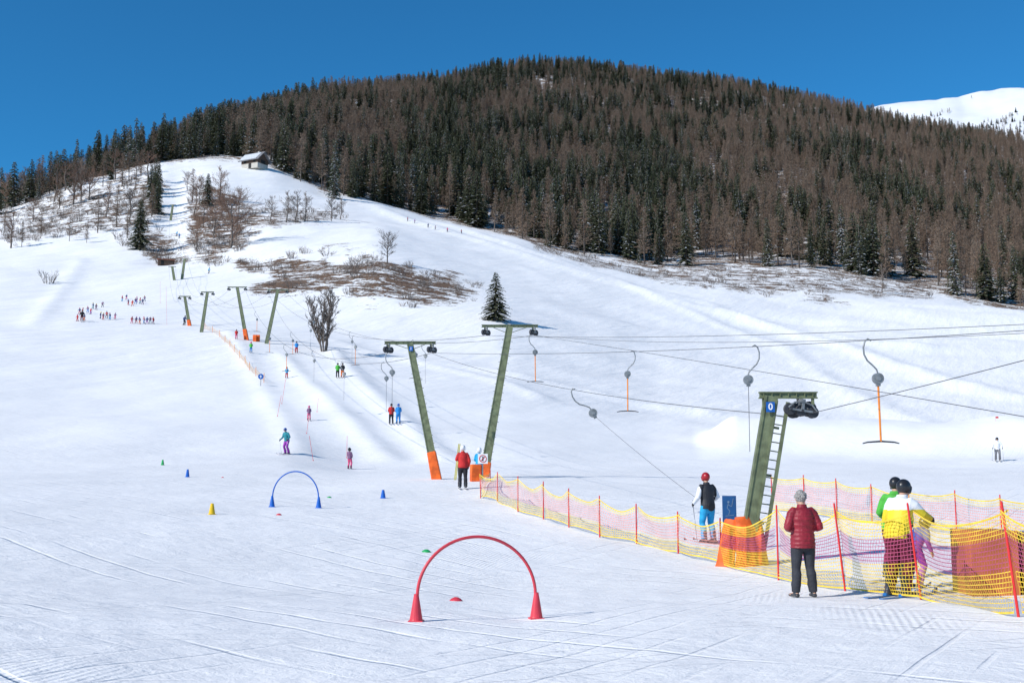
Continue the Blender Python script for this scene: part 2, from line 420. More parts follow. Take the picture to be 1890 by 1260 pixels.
def hand(mb,el,wr,sg,curl,rf,fat=1.0,palmn=None):
    d=(wr-el).normalized()
    n=Vector(palmn) if palmn else Vector((-sg,0,-.2));n=(n-d*n.dot(d)).normalized();w=d.cross(n)*sg
    if w.y<0 and abs(w.y)>.2: w=-w
    mb.tube([wr,wr+d*.05,wr+d*.092],[(.026*fat,.020*fat),(.040*fat,.018*fat),(.038*fat,.015*fat)],10,side=w,rnd_=True)
    for i,(off,ln) in enumerate(((.030,.070),(.010,.080),(-.010,.074),(-.029,.058))):
        p=wr+d*.088+w*off;pts=[p-d*.02];dd=d.copy();q=p
        for j in range(3):
            pts.append(q);q=q+dd*(ln*(.42,.33,.25)[j]);dd=(dd+n*math.tan(curl*.6)).normalized()
        pts.append(q);mb.tube(pts,[rf,rf,rf*.95,rf*.9,rf*.8],6,rnd_=True)
    b=wr+d*.02+w*.028
    mb.tube([b,b+d*.03+w*.022+n*.008,b+d*.062+w*.026+n*.022,b+d*.082+w*.018+n*.034],[rf*1.25,rf*1.15,rf,rf*.85],6,rnd_=True)
def seg_mid(a,b,t,off=(0,0,0)): return a.lerp(b,t)+Vector(off)
POSES={}
def build_pose(key,J,hs=1.0,fine=False,skis=None,plowang=0,puffer=False,gloves=True,poles=None,longhem=0,hair=False,curl=.6):
    vb=.007 if fine else .018; vc=.011 if fine else .022
    parts={}
    b=MB()
    b.tube([J['pel']-Vector((0,0,.06)),J['pel'],J['wai'],J['che'],J['top'],J['neck'].lerp(J['top'],.5),J['neck'],J['hd']-Vector((0,0,.04))],[(.12,.09),(.165,.115),(.14,.10),(.17,.115),(.155,.09),(.08,.07),(.055,.058),(.052,.058)],14,side=(1,0,0),rnd_=True)
    h=J['hd']
    def hp_(x,y,z): return h+Vector((x,y,z))*hs
    b.ell(h,(.076*hs,.096*hs,.115*hs),16,12);b.ell(hp_(0,.03,-.055),(.056*hs,.062*hs,.055*hs))
    b.tube([hp_(0,.085,.012),hp_(0,.112,-.022),hp_(0,.092,-.032)],[.010*hs,.014*hs,.012*hs],6,rnd_=True)
    b.tube([hp_(-.022,.088,-.062),hp_(0,.096,-.062),hp_(.022,.088,-.062)],.008*hs,6,rnd_=True)
    for s in(-1,1):
        b.ell(hp_(s*.079,0,-.005),(.012*hs,.022*hs,.033*hs),8,6)
        b.tube([hp_(s*.015,.088,.028),hp_(s*.045,.08,.03)],.009*hs,6,rnd_=True)
    for s,sg in(('L',-1),('R',1)):
        b.tube([J['top']+Vector((sg*.08,0,-.02)),J['sh'+s],seg_mid(J['sh'+s],J['el'+s],.4),J['el'+s],seg_mid(J['el'+s],J['wr'+s],.35),J['wr'+s]],[.06,.062,.052,.041,.040,.027],10,rnd_=True)
        hand(b,J['el'+s],J['wr'+s],sg,curl,.0088 if fine else .010)
        b.tube([J['hip'+s]+Vector((0,0,.02)),seg_mid(J['hip'+s],J['kn'+s],.35),J['kn'+s],seg_mid(J['kn'+s],J['an'+s],.3,(0,-.015,0)),J['an'+s]],[.088,.085,.058,.056,.038],12,rnd_=True)
        b.tube([J['an'+s]+Vector((0,-.04,-.04)),J['an'+s]+Vector((0,.02,-.03)),J['toe'+s]],[(.036,.04),(.042,.045),(.042,.026)],10,side=(1,0,0),rnd_=True)
    parts['person']=remesh(b,vb,key+'_body',[SKIN],2)
    j=MB();hem=J['pel']+Vector((0,0,-.10-longhem))
    spine=[hem,J['pel'],J['wai'],J['che'],J['top']+Vector((0,0,.01)),J['neck']+Vector((0,0,-.02)),J['neck']+Vector((0,0,.03))]
    rad=[(.20,.155),(.198,.158),(.185,.145),(.205,.155),(.175,.125),(.085,.085),(.078,.08)]
    if puffer:
        sp2=[];rd=[]
        for i in range(4):
            for k in range(6):
                t=k/6;sp2.append(spine[i].lerp(spine[i+1],t));q=.008*math.cos(2*math.pi*k/3)
                rd.append((rad[i][0]*(1-t)+rad[i+1][0]*t+q+.01,rad[i][1]*(1-t)+rad[i+1][1]*t+q+.01))
        spine=sp2+spine[4:];rad=rd+rad[4:]
    j.tube(spine,rad,20,side=(1,0,0),rnd_=False)
    for s,sg in(('L',-1),('R',1)):
        S,E,W=J['sh'+s],J['el'+s],J['wr'+s];pts=[];rr=[]
        NN=14 if puffer else 5
        for i in range(NN+1):
            t=i/NN;pts.append(S.lerp(E,t));rr.append(.080-.016*t+(.006*math.cos(i*2.1) if puffer else 0))
        for i in range(1,NN+1):
            t=i/NN;pts.append(E.lerp(W,t*.97));rr.append(.064-.018*t+(.006*math.cos(i*2.1) if puffer else 0))
        j.tube([J['top']+Vector((sg*.07,0,-.04))]+pts,[.085]+rr,12,rnd_=True)
    parts['jacket']=remesh(j,vc,key+'_jacket',[C['red']],2)
    t_=MB()
    t_.tube([J['pel']+Vector((0,0,.06)),J['pel'],J['pel']-Vector((0,0,.09))],[(.165,.12),(.185,.14),(.165,.12)],14,side=(1,0,0),rnd_=True)
    for s,sg in(('L',-1),('R',1)):
        K,A=J['kn'+s],J['an'+s]
        t_.tube([J['hip'+s],seg_mid(J['hip'+s],K,.4),K+Vector((0,.005,0)),seg_mid(K,A,.12),seg_mid(K,A,.3,(0,-.02,0)),seg_mid(K,A,.5,(0,-.02,0)),seg_mid(K,A,.7),seg_mid(K,A,.84),A+Vector((0,.0,-.0))],[.108,.104,.078,.073,.083,.076,.084,.074,.085 if skis else .07],14)
        t_.ell(J['hip'+s],(.105,.115,.1))
    parts['trousers']=remesh(t_,vc,key+'_trousers',[C['black']],2)
    for s,sg in(('L',-1),('R',1)):
        bt=MB();A,Tt=J['an'+s],J['toe'+s]
        if skis:
            bt.tube([A+Vector((0,-.01,.16)),A+Vector((0,-.01,.04)),A+Vector((0,-.03,-.04))],[(.058,.07),(.055,.075),(.05,.075)],10,side=(1,0,0),rnd_=True)
            bt.tube([A+Vector((0,-.08,-.045)),A+Vector((0,.0,-.035)),Tt+Vector((0,.03,-.0))],[(.048,.04),(.05,.05),(.046,.032)],10,side=(1,0,0),rnd_=True)
        else:
            bt.tube([A+Vector((0,0,.02)),A+Vector((0,-.005,-.02))],[.052,.05],10,rnd_=True)
            bt.tube([A+Vector((0,-.06,-.05)),A+Vector((0,.02,-.04)),Tt+Vector((0,.02,-.002))],[(.043,.035),(.048,.042),(.046,.028)],10,side=(1,0,0),rnd_=True)
        parts['boot'+s]=remesh(bt,.012,key+'_boot',[GEAR],1)
    if gloves:
        for s,sg in(('L',-1),('R',1)):
            g=MB();E,W=J['el'+s],J['wr'+s];d=(W-E).normalized()
            g.tube([W-d*.07,W-d*.02],[.046,.038],10,rnd_=False);hand(g,E,W,sg,curl,.0135,1.35)
            parts['glove'+s]=remesh(g,.008 if fine else .014,key+'_glove',[C['black']],1)
    if hair:
        hm=MB();hm.ell(h+Vector((0,-.018,.028)),(.092,.102,.112),18,12)
        for i in range(90):
            a=rnd.uniform(0,6.28);el=rnd.uniform(-.15,1.5);n=Vector((math.cos(a)*math.cos(el),math.sin(a)*math.cos(el),math.sin(el)))
            if n.y>.55 and n.z<.5: continue
            p=h+Vector((n.x*.088,n.y*.098-.018,n.z*.108+.028));hm.tube([p,p+n*.016+Vector((rnd.uniform(-.01,.01),-.004,-.016))],[.015,.006],5,rnd_=True)
        parts['hair']=remesh(hm,.006,key+'_hair',[HAIR],1)
    else:
        he=MB();he.ell(hp_(0,-.012,.035),(.105*hs,.125*hs,.118*hs),18,12)
        he.tube([hp_(-.085,.03,0),hp_(-.09,0,-.05)],[.028*hs,.022*hs],8,rnd_=True)
        he.tube([hp_(.085,.03,0),hp_(.09,0,-.05)],[.028*hs,.022*hs],8,rnd_=True)
        parts['helmet']=remesh(he,.012,key+'_helmet',[HELM['white']],1)
        go=MB();pts=[hp_(math.sin(a)*.094,math.cos(a)*.108,.022) for a in np.linspace(-1.25,1.25,9)]
        go.tube(pts,[(.018*hs,.03*hs)]*9,8,side=(0,1,0),rnd_=True);parts['goggles']=go.mesh(key+'_goggles',[HELM['black']],True)
    if skis:
        L=skis
        for s,sg in(('L',-1),('R',1)):
            sk=MB();A=J['an'+s];base=Vector((A.x,A.y+.05,0))
            ang=plowang*sg
            R=Matrix.Rotation(ang,3,'Z')
            st=[(-L*.46,.008,.04),(-L*.42,.003,.052),(-.1,.003,.042),(.2,.003,.042),(L*.44,.003,.058),(L*.5,.03,.05),(L*.545,.085,.02)]
            vs=[];fs=[]
            for yy,zz,w in st:
                for x,dz in((-w,0),(w,0),(w,.014),(-w,.014)): vs.append(base+R@Vector((x,yy,zz+dz)))
            for i in range(len(st)-1):
                o=i*4
                for k in range(4): fs.append((o+k,o+(k+1)%4,o+4+(k+1)%4,o+4+k))
            fs.append((3,2,1,0));o=(len(st)-1)*4;fs.append((o,o+1,o+2,o+3))
            sk.add(vs,fs);sk.box(base+R@Vector((0,.13,.03)),(.06,.07,.035),R);sk.box(base+R@Vector((0,-.15,.03)),(.06,.09,.045),R)
            parts['ski'+s]=sk.mesh(key+'_ski',[SKIM['white']])
    if poles:
        for s in poles:
            po=MB();g=J['wr'+s]+(J['wr'+s]-J['el'+s]).normalized()*.07
            sg=-1 if s=='L' else 1
            tip=Vector((g.x+sg*.06,g.y-.25,.02))
            d=(tip-g).normalized();po.tube([g-d*.10,g+d*.05],.016,8,rnd_=True);po.tube([g+d*.05,tip],[.009,.006],6)
            po.tube([tip-d*.08,tip-d*.075],[.045,.045],10)
            parts['pole'+s]=po.mesh(key+'_pole',[ALU],True)
    POSES[key]=parts
NAMES={'jacket':'jacket','trousers':'trousers','bootL':'boot','bootR':'boot','gloveL':'glove','gloveR':'glove','hair':'hair','helmet':'helmet','goggles':'goggles','skiL':'ski','skiR':'ski','poleL':'ski_pole','poleR':'ski_pole'}
def put_person(key,loc,yaw,scale,cols,label,group=None,skip=(),cat='person'):
    parts=POSES[key]
    root=obj('person',parts['person'],loc,None,label,cat,group,rot=(0,0,yaw),scale=scale)
    for k,me in parts.items():
        if k=='person' or k in skip: continue
        o=obj(NAMES[k],me,(0,0,0),root)
        c=cols.get(k,cols.get(NAMES[k]))
        if c is not None:
            o.material_slots[0].link='OBJECT';o.material_slots[0].material=c
    return root
build_pose('man',pose(el=(.285,-.06,1.15),wr=(.12,.22,1.10),hd=(0,.05,1.625),kn=(.12,.02,.5),an=(.15,-.01,.09),toe=(.18,.13,.035)),fine=True,puffer=True,gloves=False,longhem=.04,hair=True,curl=.7)
build_pose('waiting',pose(lean=.10,elL=(-.30,-.02,1.14),wrL=(-.28,.20,1.02),elR=(.30,-.03,1.15),wrR=(.24,.20,1.05),kn=(.13,.08,.5),an=(.14,-.02,.10)),fine=True,skis=1.6,poles=('L',),curl=.9)
build_pose('reaching',pose(lean=.36,elR=(.26,.20,1.30),wrR=(.24,.44,1.32),elL=(-.28,.10,1.16),wrL=(-.16,.30,1.16),hd=(0,.02,1.63),kn=(.12,.14,.5),an=(.13,-.04,.10)),fine=True,skis=1.5,curl=.4)
build_pose('standing',pose(lean=.24,el=(.27,.02,1.15),wr=(.22,.24,1.06),kn=(.12,.10,.5),an=(.13,-.02,.10)),fine=True,skis=1.55,curl=.8)
build_pose('bending_child',pose(lean=.65,el=(.30,.02,1.14),wr=(.32,.22,1.02),kn=(.15,.15,.5),an=(.17,-.05,.10)),hs=1.2,fine=True,skis=1.35,curl=.7)
build_pose('carrying',pose(elL=(-.27,-.02,1.17),wrL=(-.20,.14,1.38),elR=(.27,-.04,1.13),wrR=(.24,.10,.92),kn=(.11,.03,.5),an=(.12,-.01,.10)),skis=1.6,curl=1.0)
build_pose('tow',pose(lean=-.10,el=(.24,.04,1.14),wr=(.10,.24,1.0),kn=(.12,.09,.5),an=(.13,.02,.10)),skis=1.6)
build_pose('tow_child',pose(lean=-.08,el=(.24,.04,1.14),wr=(.10,.24,1.0),kn=(.13,.10,.5),an=(.14,.02,.10)),hs=1.3,skis=1.45)
build_pose('plow_child',pose(lean=.18,el=(.36,.0,1.16),wr=(.46,.20,1.05),kn=(.20,.11,.5),an=(.28,.0,.10)),hs=1.3,skis=1.3,plowang=.33)
build_pose('skiing',pose(lean=.28,el=(.30,.02,1.15),wr=(.32,.26,1.05),kn=(.13,.14,.5),an=(.14,-.04,.10)),skis=1.65,poles=('L','R'))
print('poses',time.time()-T0)

def person_at(key,px,py,H,yaw,cols,label,group=None,skip=()):
    return put_person(key,hit(px,py),yaw,H/1.75,cols,label,group,skip)
W=math.radians
man=person_at('man',1485,1102,1.54,W(8),dict(jacket=C['darkred'],trousers=C['charcoal'],boot=GEAR),'grey-haired person in dark red quilted jacket and charcoal trousers')
sk1=person_at('waiting',1308,1001,1.66,W(25),dict(jacket=C['vest'],trousers=C['cyan'],helmet=HELM['red'],ski=SKIM['dark'],glove=C['black']),'skier in black and white jacket and bright blue trousers holding poles')
pm=MB();pm.tube([(0,0,0),(0,-.012,0)],[(.11,.11),(.10,.10)],18,side=(1,0,0))
obj('trouser_patch',pm.mesh('patch',[C['black']],False),(0,-.150,.90),sk1)
y1=person_at('reaching',1660,1100,1.70,W(-50),dict(jacket=C['yelwhite'],trousers=C['maroon'],helmet=HELM['black'],ski=SKIM['blue'],glove=C['black']),'skier in yellow and white jacket with black helmet reaching out')
g1=person_at('standing',1652,1070,1.74,W(-45),dict(jacket=C['green'],trousers=C['maroon'],helmet=HELM['black'],ski=SKIM['white'],glove=C['black']),'skier in green jacket and dark red trousers behind netting')
ch=person_at('bending_child',1690,1084,1.16,W(-60),dict(jacket=C['motley'],trousers=C['purple'],helmet=HELM['black'],ski=SKIM['blue'],glove=C['yellow']),'child in purple and blue ski suit bending forward beside adults')
rd=person_at('carrying',854,902,1.62,W(5),dict(jacket=C['red'],trousers=C['black'],helmet=HELM['white'],glove=C['black']),'skier in red jacket and black trousers seen from behind')
cs=MB()
for dx in(0,.05):
    cs.box((dx,0,0),(.035,.09,1.4),Matrix.Rotation(.10,3,'Y')@Matrix.Rotation(-.25,3,'X'))
cs_o=obj('carried_skis',cs.mesh('cskis',[mat('pale_yellow_ski',(.55,.50,.12),.4,.2,4)]),rd.location+Vector((-.24,.12,1.02)),label='pair of pale yellow skis carried upright at the shoulder',cat='skis')
person_at('tow_child',884,886,1.35,W(10),dict(jacket=C['cyan'],trousers=C['navy'],helmet=HELM['white']),'child in light blue jacket standing behind orange tower padding')
GL='skiers on the tow lift track'
person_at('tow',722,783,1.72,W(12),dict(jacket=C['red'],trousers=C['black'],helmet=HELM['black']),'skier in red jacket and black trousers riding the tow lift',GL)
person_at('tow',735,783,1.70,W(12),dict(jacket=C['blue'],trousers=C['blue'],helmet=HELM['blue']),'skier in blue suit riding the tow lift beside another',GL)
person_at('tow_child',645,865,1.25,W(-25),dict(jacket=C['mauve'],trousers=C['pink'],helmet=HELM['black']),'child in mauve jacket and pink trousers on skis',GL)
person_at('skiing',529,838,1.72,W(150),dict(jacket=C['teal'],trousers=C['purple'],helmet=HELM['blue']),'skier in teal jacket and purple trousers standing on piste',GL)
person_at('tow_child',570,776,1.2,W(10),dict(jacket=C['mauve'],trousers=C['pink'],helmet=HELM['pink']),'child in pink and mauve ski suit on tow track',GL)
person_at('tow_child',529,698,1.2,W(10),dict(jacket=C['cyan'],trousers=C['red'],helmet=HELM['red']),'child in light blue jacket and red trousers on tow track',GL)
person_at('tow',623,697,1.6,W(12),dict(jacket=C['green'],trousers=C['black'],helmet=HELM['black']),'skier in green jacket and black trousers on tow lift',GL)
person_at('tow',632,697,1.6,W(12),dict(jacket=C['black'],trousers=C['orange'],helmet=HELM['black']),'skier in black jacket and orange trousers on tow lift',GL)
person_at('tow',547,652,1.55,W(12),dict(jacket=C['blue'],trousers=C['red'],helmet=HELM['black']),'skier in blue jacket and red trousers on tow lift',GL)
person_at('tow_child',463,651,1.35,W(12),dict(jacket=C['green'],trousers=C['blue'],helmet=HELM['pink']),'child in green jacket on the tow track',GL)
person_at('tow',436,626,1.35,W(12),dict(jacket=C['red'],trousers=C['pink'],helmet=HELM['black']),'child in red ski suit on the tow track',GL)
person_at('skiing',1842,851,1.68,W(160),dict(jacket=C['white'],trousers=C['grey'],helmet=HELM['black']),'skier in white jacket and grey trousers beside snow bank')
person_at('skiing',151,594,1.9,W(200),dict(jacket=C['black'],trousers=C['maroon'],helmet=HELM['black']),'ski instructor in black jacket in front of children')
KC=[C['red'],C['pink'],C['blue'],C['mauve'],C['black'],C['red'],C['purple'],C['navy'],C['cyan'],C['orange'],C['teal']]
KID='children of a ski class on the piste'
kids=[(243,597),(251,597),(258,598),(266,597),(271,598),(277,597),(283,598),(185,588),(190,590),(197,587),(203,590),(212,589),(143,593),(156,592),(162,577),(167,580),(172,570),(177,572),(152,580),(147,580),(189,567),(225,556),(233,553),(237,563),(244,565),(250,561),(253,558),(258,560),(263,562),(267,556)]
for i,(a,b_) in enumerate(kids):
    j=KC[(i*7+i//3)%len(KC)];t=KC[(i*4+1)%len(KC)]
    nm=lambda m:m.name.replace('cloth_','').replace('_',' ')
    person_at('plow_child',a,b_,1.12,rnd.uniform(0,6.28),dict(jacket=j,trousers=t,helmet=HELM[rnd.choice(list(HELM))]),f'child in {nm(j)} jacket and {nm(t)} trousers on skis',KID,skip=('goggles','gloveL','gloveR'))
for a,b_ in((765,412),(790,420),(803,424),(826,428),(852,431),(752,408),(331,440),(326,436),(385,505),(340,600)):
    j=KC[rnd.randrange(10)]
    person_at('skiing',a,b_,1.6,rnd.uniform(0,6.28),dict(jacket=j,trousers=C['black'],helmet=HELM['black']),'distant skier in dark trousers descending the slope','skiers on the upper slope',skip=('goggles','gloveL','gloveR'))
print('people',time.time()-T0)

# ------------------------------------------------------------------ ground mesh
nr,na=X2.shape
verts=np.stack([X2,Y2,TZ],-1).reshape(-1,3)
verts=np.vstack([verts,[[0,0,0]]])
idx=np.arange(nr*na).reshape(nr,na)
q=np.stack([idx[:-1,:-1],idx[:-1,1:],idx[1:,1:],idx[1:,:-1]],-1).reshape(-1,4)[:,::-1]
tri=np.stack([np.full(na-1,nr*na),idx[0,1:],idx[0,:-1]],-1)[:,::-1]
def npmesh(name,verts,quads,tris=None):
    me=bpy.data.meshes.new(name)
    nq=len(quads);ntr=0 if tris is None else len(tris)
    me.vertices.add(len(verts));me.vertices.foreach_set('co',verts.astype(np.float32).ravel())
    lv=quads.ravel() if ntr==0 else np.concatenate([quads.ravel(),tris.ravel()])
    me.loops.add(len(lv));me.loops.foreach_set('vertex_index',lv.astype(np.int32))
    ls=np.concatenate([np.arange(nq)*4,nq*4+np.arange(ntr)*3]);me.polygons.add(nq+ntr)
    me.polygons.foreach_set('loop_start',ls.astype(np.int32))
    me.update(calc_edges=True);me.validate()
    me.polygons.foreach_set('use_smooth',[True]*len(me.polygons));return me
gm=npmesh('ground',verts,q,tri)
at=gm.attributes.new('dirt','FLOAT','POINT');at.data.foreach_set('value',np.append(DIRT.ravel(),0).astype(np.float32))
gm.materials.append(SNOW)
g=obj('ground',gm,kind='structure',label='snow covered ski slope and forested hillside with bare grass patches',cat='ground')
if gm.polygons[1000].normal.z<0: gm.flip_normals()

# distant peak
PR=[(1800,150.),(2200,250.),(2600,[(1400,430),(1500,343),(1600,275),(1700,259),(1890,245),(2400,290)]),(3200,[(1400,390),(1500,278),(1560,244),(1600,224),(1650,216),(1700,208),(1760,198),(1800,194),(1890,186),(2100,179),(2400,235)]),(3700,[(1400,430),(1600,320),(2400,320)]),(4600,300.)]
PRR=np.linspace(1800,4600,70)
PZ=table(PR,PRR);sel=(AZ>sight(1400,250)[0])&(AZ<math.radians(44));PZ=PZ[:,sel];pa,pr=np.meshgrid(AZ[sel],PRR)
px_,py_=pr*np.sin(pa),pr*np.cos(pa)
PZ=PZ+fbm(px_/160,py_/160,77,4)*22*sstep(2300,2700,pr)*(1-.75*sstep(3000,3200,pr))
ii=np.arange(PZ.size).reshape(PZ.shape);pq=np.stack([ii[:-1,:-1],ii[:-1,1:],ii[1:,1:],ii[1:,:-1]],-1).reshape(-1,4)[:,::-1]
pmesh=npmesh('snow_peak',np.stack([px_,py_,PZ],-1).reshape(-1,3),pq)
PEAK=mat('peak_snow',(.78,.78,.79),.8,.06,.01,0);pmesh.materials.append(PEAK)
if pmesh.polygons[100].normal.z<0: pmesh.flip_normals()
obj('hill',pmesh,kind='structure',label='distant smooth snow covered mountain top',cat='mountain')

# ------------------------------------------------------------------ trees
NEED=tree_mat('spruce_needles',(.046,.058,.032),(.078,.086,.050));NEED2=tree_mat('spruce_needles_light',(.095,.108,.062),(.145,.138,.085))
TSNOW=mat('branch_snow',(.55,.57,.60),.85,.15,3)
BARK=mat('bark',(.15,.12,.10),.9,.3,4);LARCH=tree_mat('larch_twigs',(.24,.155,.108),(.36,.27,.20));LARCH2=tree_mat('larch_twigs_dark',(.14,.094,.068),(.22,.165,.125))
TWIG=mat('bare_twigs',(.20,.16,.135),.9,.25,2)
def spruce(seed,snow,dens=1.0,wd=None):
    r=random.Random(seed);tr=MB();tr.tube([(0,0,-.5),(0,0,3),(0,0,10)],[.19,.14,.02],6)
    c=MB();z=r.uniform(.25,.6);wd=wd or r.uniform(1.35,2.0)
    while z<9.9:
        f=1-z/10;R=wd*(f**.8)*r.uniform(.72,1.18)+.12;n=max(4,int(9*f+4))*dens;a0=r.uniform(0,6.28)
        for k in range(int(n)):
            a=a0+6.283*k/n+r.uniform(-.3,.3);L=R*r.uniform(.65,1.2)
            if r.random()<.09: continue
            d=Vector((math.cos(a),math.sin(a),0));s=Vector((-d.y,d.x,0));zz=z+r.uniform(-.12,.12)
            dr=r.uniform(.30,.5)
            sp_=[(t*L,zz+.12*L*t-dr*L*t*t) for t in(0,.35,.7,1)]
            wds=[.03,.20*L**.6,.15*L**.6,.01]
            vs=[]
            for (x,h),w in zip(sp_,wds):
                w*=r.uniform(.7,1.3);vs+= [d*x+Vector((0,0,h))-s*w+Vector((0,0,-.25*w)),d*x+Vector((0,0,h+.02)),d*x+Vector((0,0,h))+s*w+Vector((0,0,-.25*w))]
            for i in range(3):
                o=i*3
                for qd in((o,o+1,o+4,o+3),(o+1,o+2,o+5,o+4)):
                    q_=r.random();mi=2 if q_<snow*(.5+.5*(i>0)) else (1 if q_>.60 else 0)
                    c.add([vs[t] for t in qd],[(0,1,2,3)],mi)
            for i in range(6):
                t=r.uniform(.25,1);x=t*L;h=zz+.12*L*t-dr*L*t*t;sd=r.choice((-1,1));w=.30*L**.5*r.uniform(.5,1.2)
                p=d*x+Vector((0,0,h));c.add([p,p+d*.13,p+s*sd*w+d*.14+Vector((0,0,-.24*r.uniform(.3,1.5)))],[(0,1,2)],1 if r.random()<.4 else 0)
        z+=.25+.20*f
    return tr,c,[BARK],[NEED,NEED2,TSNOW]
def larch(seed):
    r=random.Random(seed);tr=MB();lx=r.uniform(-.15,.15);tr.tube([(0,0,-.5),(lx,0,4),(0,0,10)],[.13,.09,.015],5)
    c=MB();z=r.uniform(1.0,2.6);wd=r.uniform(1.3,2.1)
    while z<9.9:
        f=1-z/10;n=5+int(3*f)
        for k in range(n):
            a=r.uniform(0,6.28);L=(wd*(f**.62)+.15)*r.uniform(.5,1.2);d=Vector((math.cos(a),math.sin(a),0));s=Vector((-d.y,d.x,0))
            up=r.uniform(-.05,.35);zz=z+r.uniform(-.15,.15);p0=Vector((lx*min(1,z/4)*(1-max(0,z-4)/6),0,zz))
            tip=p0+d*L+Vector((0,0,up*L));w=.026
            c.add([p0-Vector((0,0,w)),p0+Vector((0,0,w)),tip],[(0,1,2)],1);c.add([p0-s*w,p0+s*w,tip],[(0,1,2)],1)
            for i in range(10):
                t=r.uniform(.2,1);p=p0.lerp(tip,t);l=r.uniform(.2,.5)*(.5+.5*f);dd=Vector((d.x*.6+r.uniform(-1,1),d.y*.6+r.uniform(-1,1),r.uniform(-.7,.6))).normalized()
                o=dd.cross(Vector((r.uniform(-1,1),r.uniform(-1,1),.3))).normalized()*.032
                c.add([p-o,p+o,p+dd*l],[(0,1,2)],0 if r.random()<.65 else 1)
        z+=.24
    return tr,c,[BARK],[LARCH,LARCH2]
def bare(seed,stems=1,spread=.5,up=.25,depth=7,first=1.5,shrink=.79,tw=.04,nch=3,tip=.010,splay=.17):
    r=random.Random(seed);tr=MB();c=MB()
    def grow(p,d,L,w,lev):
        q=p+d*L*.5+Vector((r.uniform(-1,1),r.uniform(-1,1),0))*L*.05;e=p+d*L
        (tr if lev<1 else c).tube([p,q,e],[w,w*.85,w*.68],5 if lev<2 else 3,cap=False)
        if lev>=depth: return
        n=nch if lev>0 else nch+1
        for k in range(n):
            if lev>2 and r.random()<.18: continue
            s=spread*(.75+.10*lev);nd=(d+Vector((r.uniform(-1,1)*s,r.uniform(-1,1)*s,r.uniform(-.3,.45)*s+up*.25))).normalized()
            grow(p.lerp(e,r.uniform(.35,1)) if k else e,nd,L*shrink*r.uniform(.7,1.15),max(w*.6,tip),lev+1)
    for i in range(stems):
        a=6.283*i/stems+r.uniform(-.4,.4);o=.35*(stems>1);sp_=splay*r.uniform(.3,1.2)*(stems>1)
        grow(Vector((math.cos(a)*o,math.sin(a)*o,-.3)),Vector((math.cos(a)*sp_+r.uniform(-.05,.05),math.sin(a)*sp_,1)).normalized(),first*r.uniform(.8,1.15),tw*3/(1+.4*(stems>1)),0)
    return tr,c,[BARK],[TWIG]
def wispy(seed,wd=3.0,base=.14,H=10,asc=.8,gaps=.15,prof=.6,stems=1):
    # one or more wandering leaders with ascending side limbs, each carrying fine twigs
    r=random.Random(seed);tr=MB();c=MB()
    def twig(p,d,L,w,lev):
        q=p+d*L*.5+Vector((r.uniform(-1,1),r.uniform(-1,1),r.uniform(-.4,.6)))*L*.07;e=p+d*L
        c.tube([p,q,e],[w,w*.8,w*.5],3,cap=False)
        if lev>=3: return
        for k in range((5,4,3)[lev]):
            nd=(d+Vector((r.uniform(-1,1),r.uniform(-1,1),r.uniform(-.45,.75)))*.75).normalized()
            twig(p.lerp(e,r.uniform(.2,1)),nd,L*r.uniform(.32,.6),max(w*.55,.013),lev+1)
    for st in range(stems):
        a0=6.283*st/stems+r.uniform(-.3,.3);sp_=0 if stems==1 else r.uniform(.10,.30);Hs=H*(1-(.9*sp_ if stems>1 else 0))*r.uniform(.9,1.0)
        lead=[Vector((math.cos(a0)*.3*(stems>1),math.sin(a0)*.3*(stems>1),-.3))];x,y=lead[0].x,lead[0].y
        for i in range(1,9):
            x+=r.uniform(-.2,.2)+math.cos(a0)*sp_*Hs/8;y+=r.uniform(-.2,.2)+math.sin(a0)*sp_*Hs/8;lead.append(Vector((x,y,Hs*i/8)))
        k0=.20 if stems==1 else .10
        tr.tube(lead,[k0*(1-i/8)**.8+.015 for i in range(9)],6,cap=False)
        def at(z):
            k=min(7.999,max(0,z/Hs*8));i=int(k);return lead[i].lerp(lead[i+1],k-i)
        z=base*Hs
        while z<Hs*.97:
            u=(z/Hs-base)/(1-base);f=(math.sin(math.pi*min(1,(u*.85+.15)))**prof)
            if r.random()>gaps:
                a=r.uniform(0,6.28);L=wd*f*r.uniform(.5,1.1);d=Vector((math.cos(a),math.sin(a),asc*r.uniform(.4,1.4)+u*.8)).normalized()
                twig(at(z),d,L,.035+.03*(1-u),0)
            z+=H*(.018 if stems==1 else .045)
    return tr,c,[BARK],[TWIG]
PROTO=[];COLL=bpy.data.collections.new('tree_sources')
def register(t,name):
    tr,c,mt,mc=t
    tm=tr.mesh(name+'_trunk',mt,True);cm=c.mesh(name+'_crown',mc)
    j=MB();j.v=list(tr.v);j.f=list(tr.f);j.m=[0]*len(tr.f);o=len(j.v);j.v+=c.v;j.f+=[tuple(i+o for i in f) for f in c.f];j.m+=[m+1 for m in c.m]
    jm=j.mesh(name,mt+mc)
    zmax=max(v[2] for v in j.v)
    PROTO.append((name,tm,cm,jm,zmax));return len(PROTO)-1
SP=[register(spruce(i,s),'spruce_tree') for i,s in enumerate((.03,.08,.14,.22,.34,.10,.17))]
LA=[register(larch(20+i),'larch_tree') for i in range(6)]
BA=[register(wispy(40,3.6,.22,prof=.5),'bare_tree'),register(wispy(41,4.6,.14,prof=.45,asc=.6),'bare_tree'),register(wispy(42,2.0,.16,asc=1.7,gaps=.2,prof=.5,stems=9),'bare_tree'),register(wispy(43,2.4,.10,asc=1.1),'bare_tree'),register(wispy(44,3.0,.18,asc=.9,gaps=.3),'bare_tree'),register(wispy(45,2.0,.12,asc=1.3,gaps=.25),'bare_tree')]
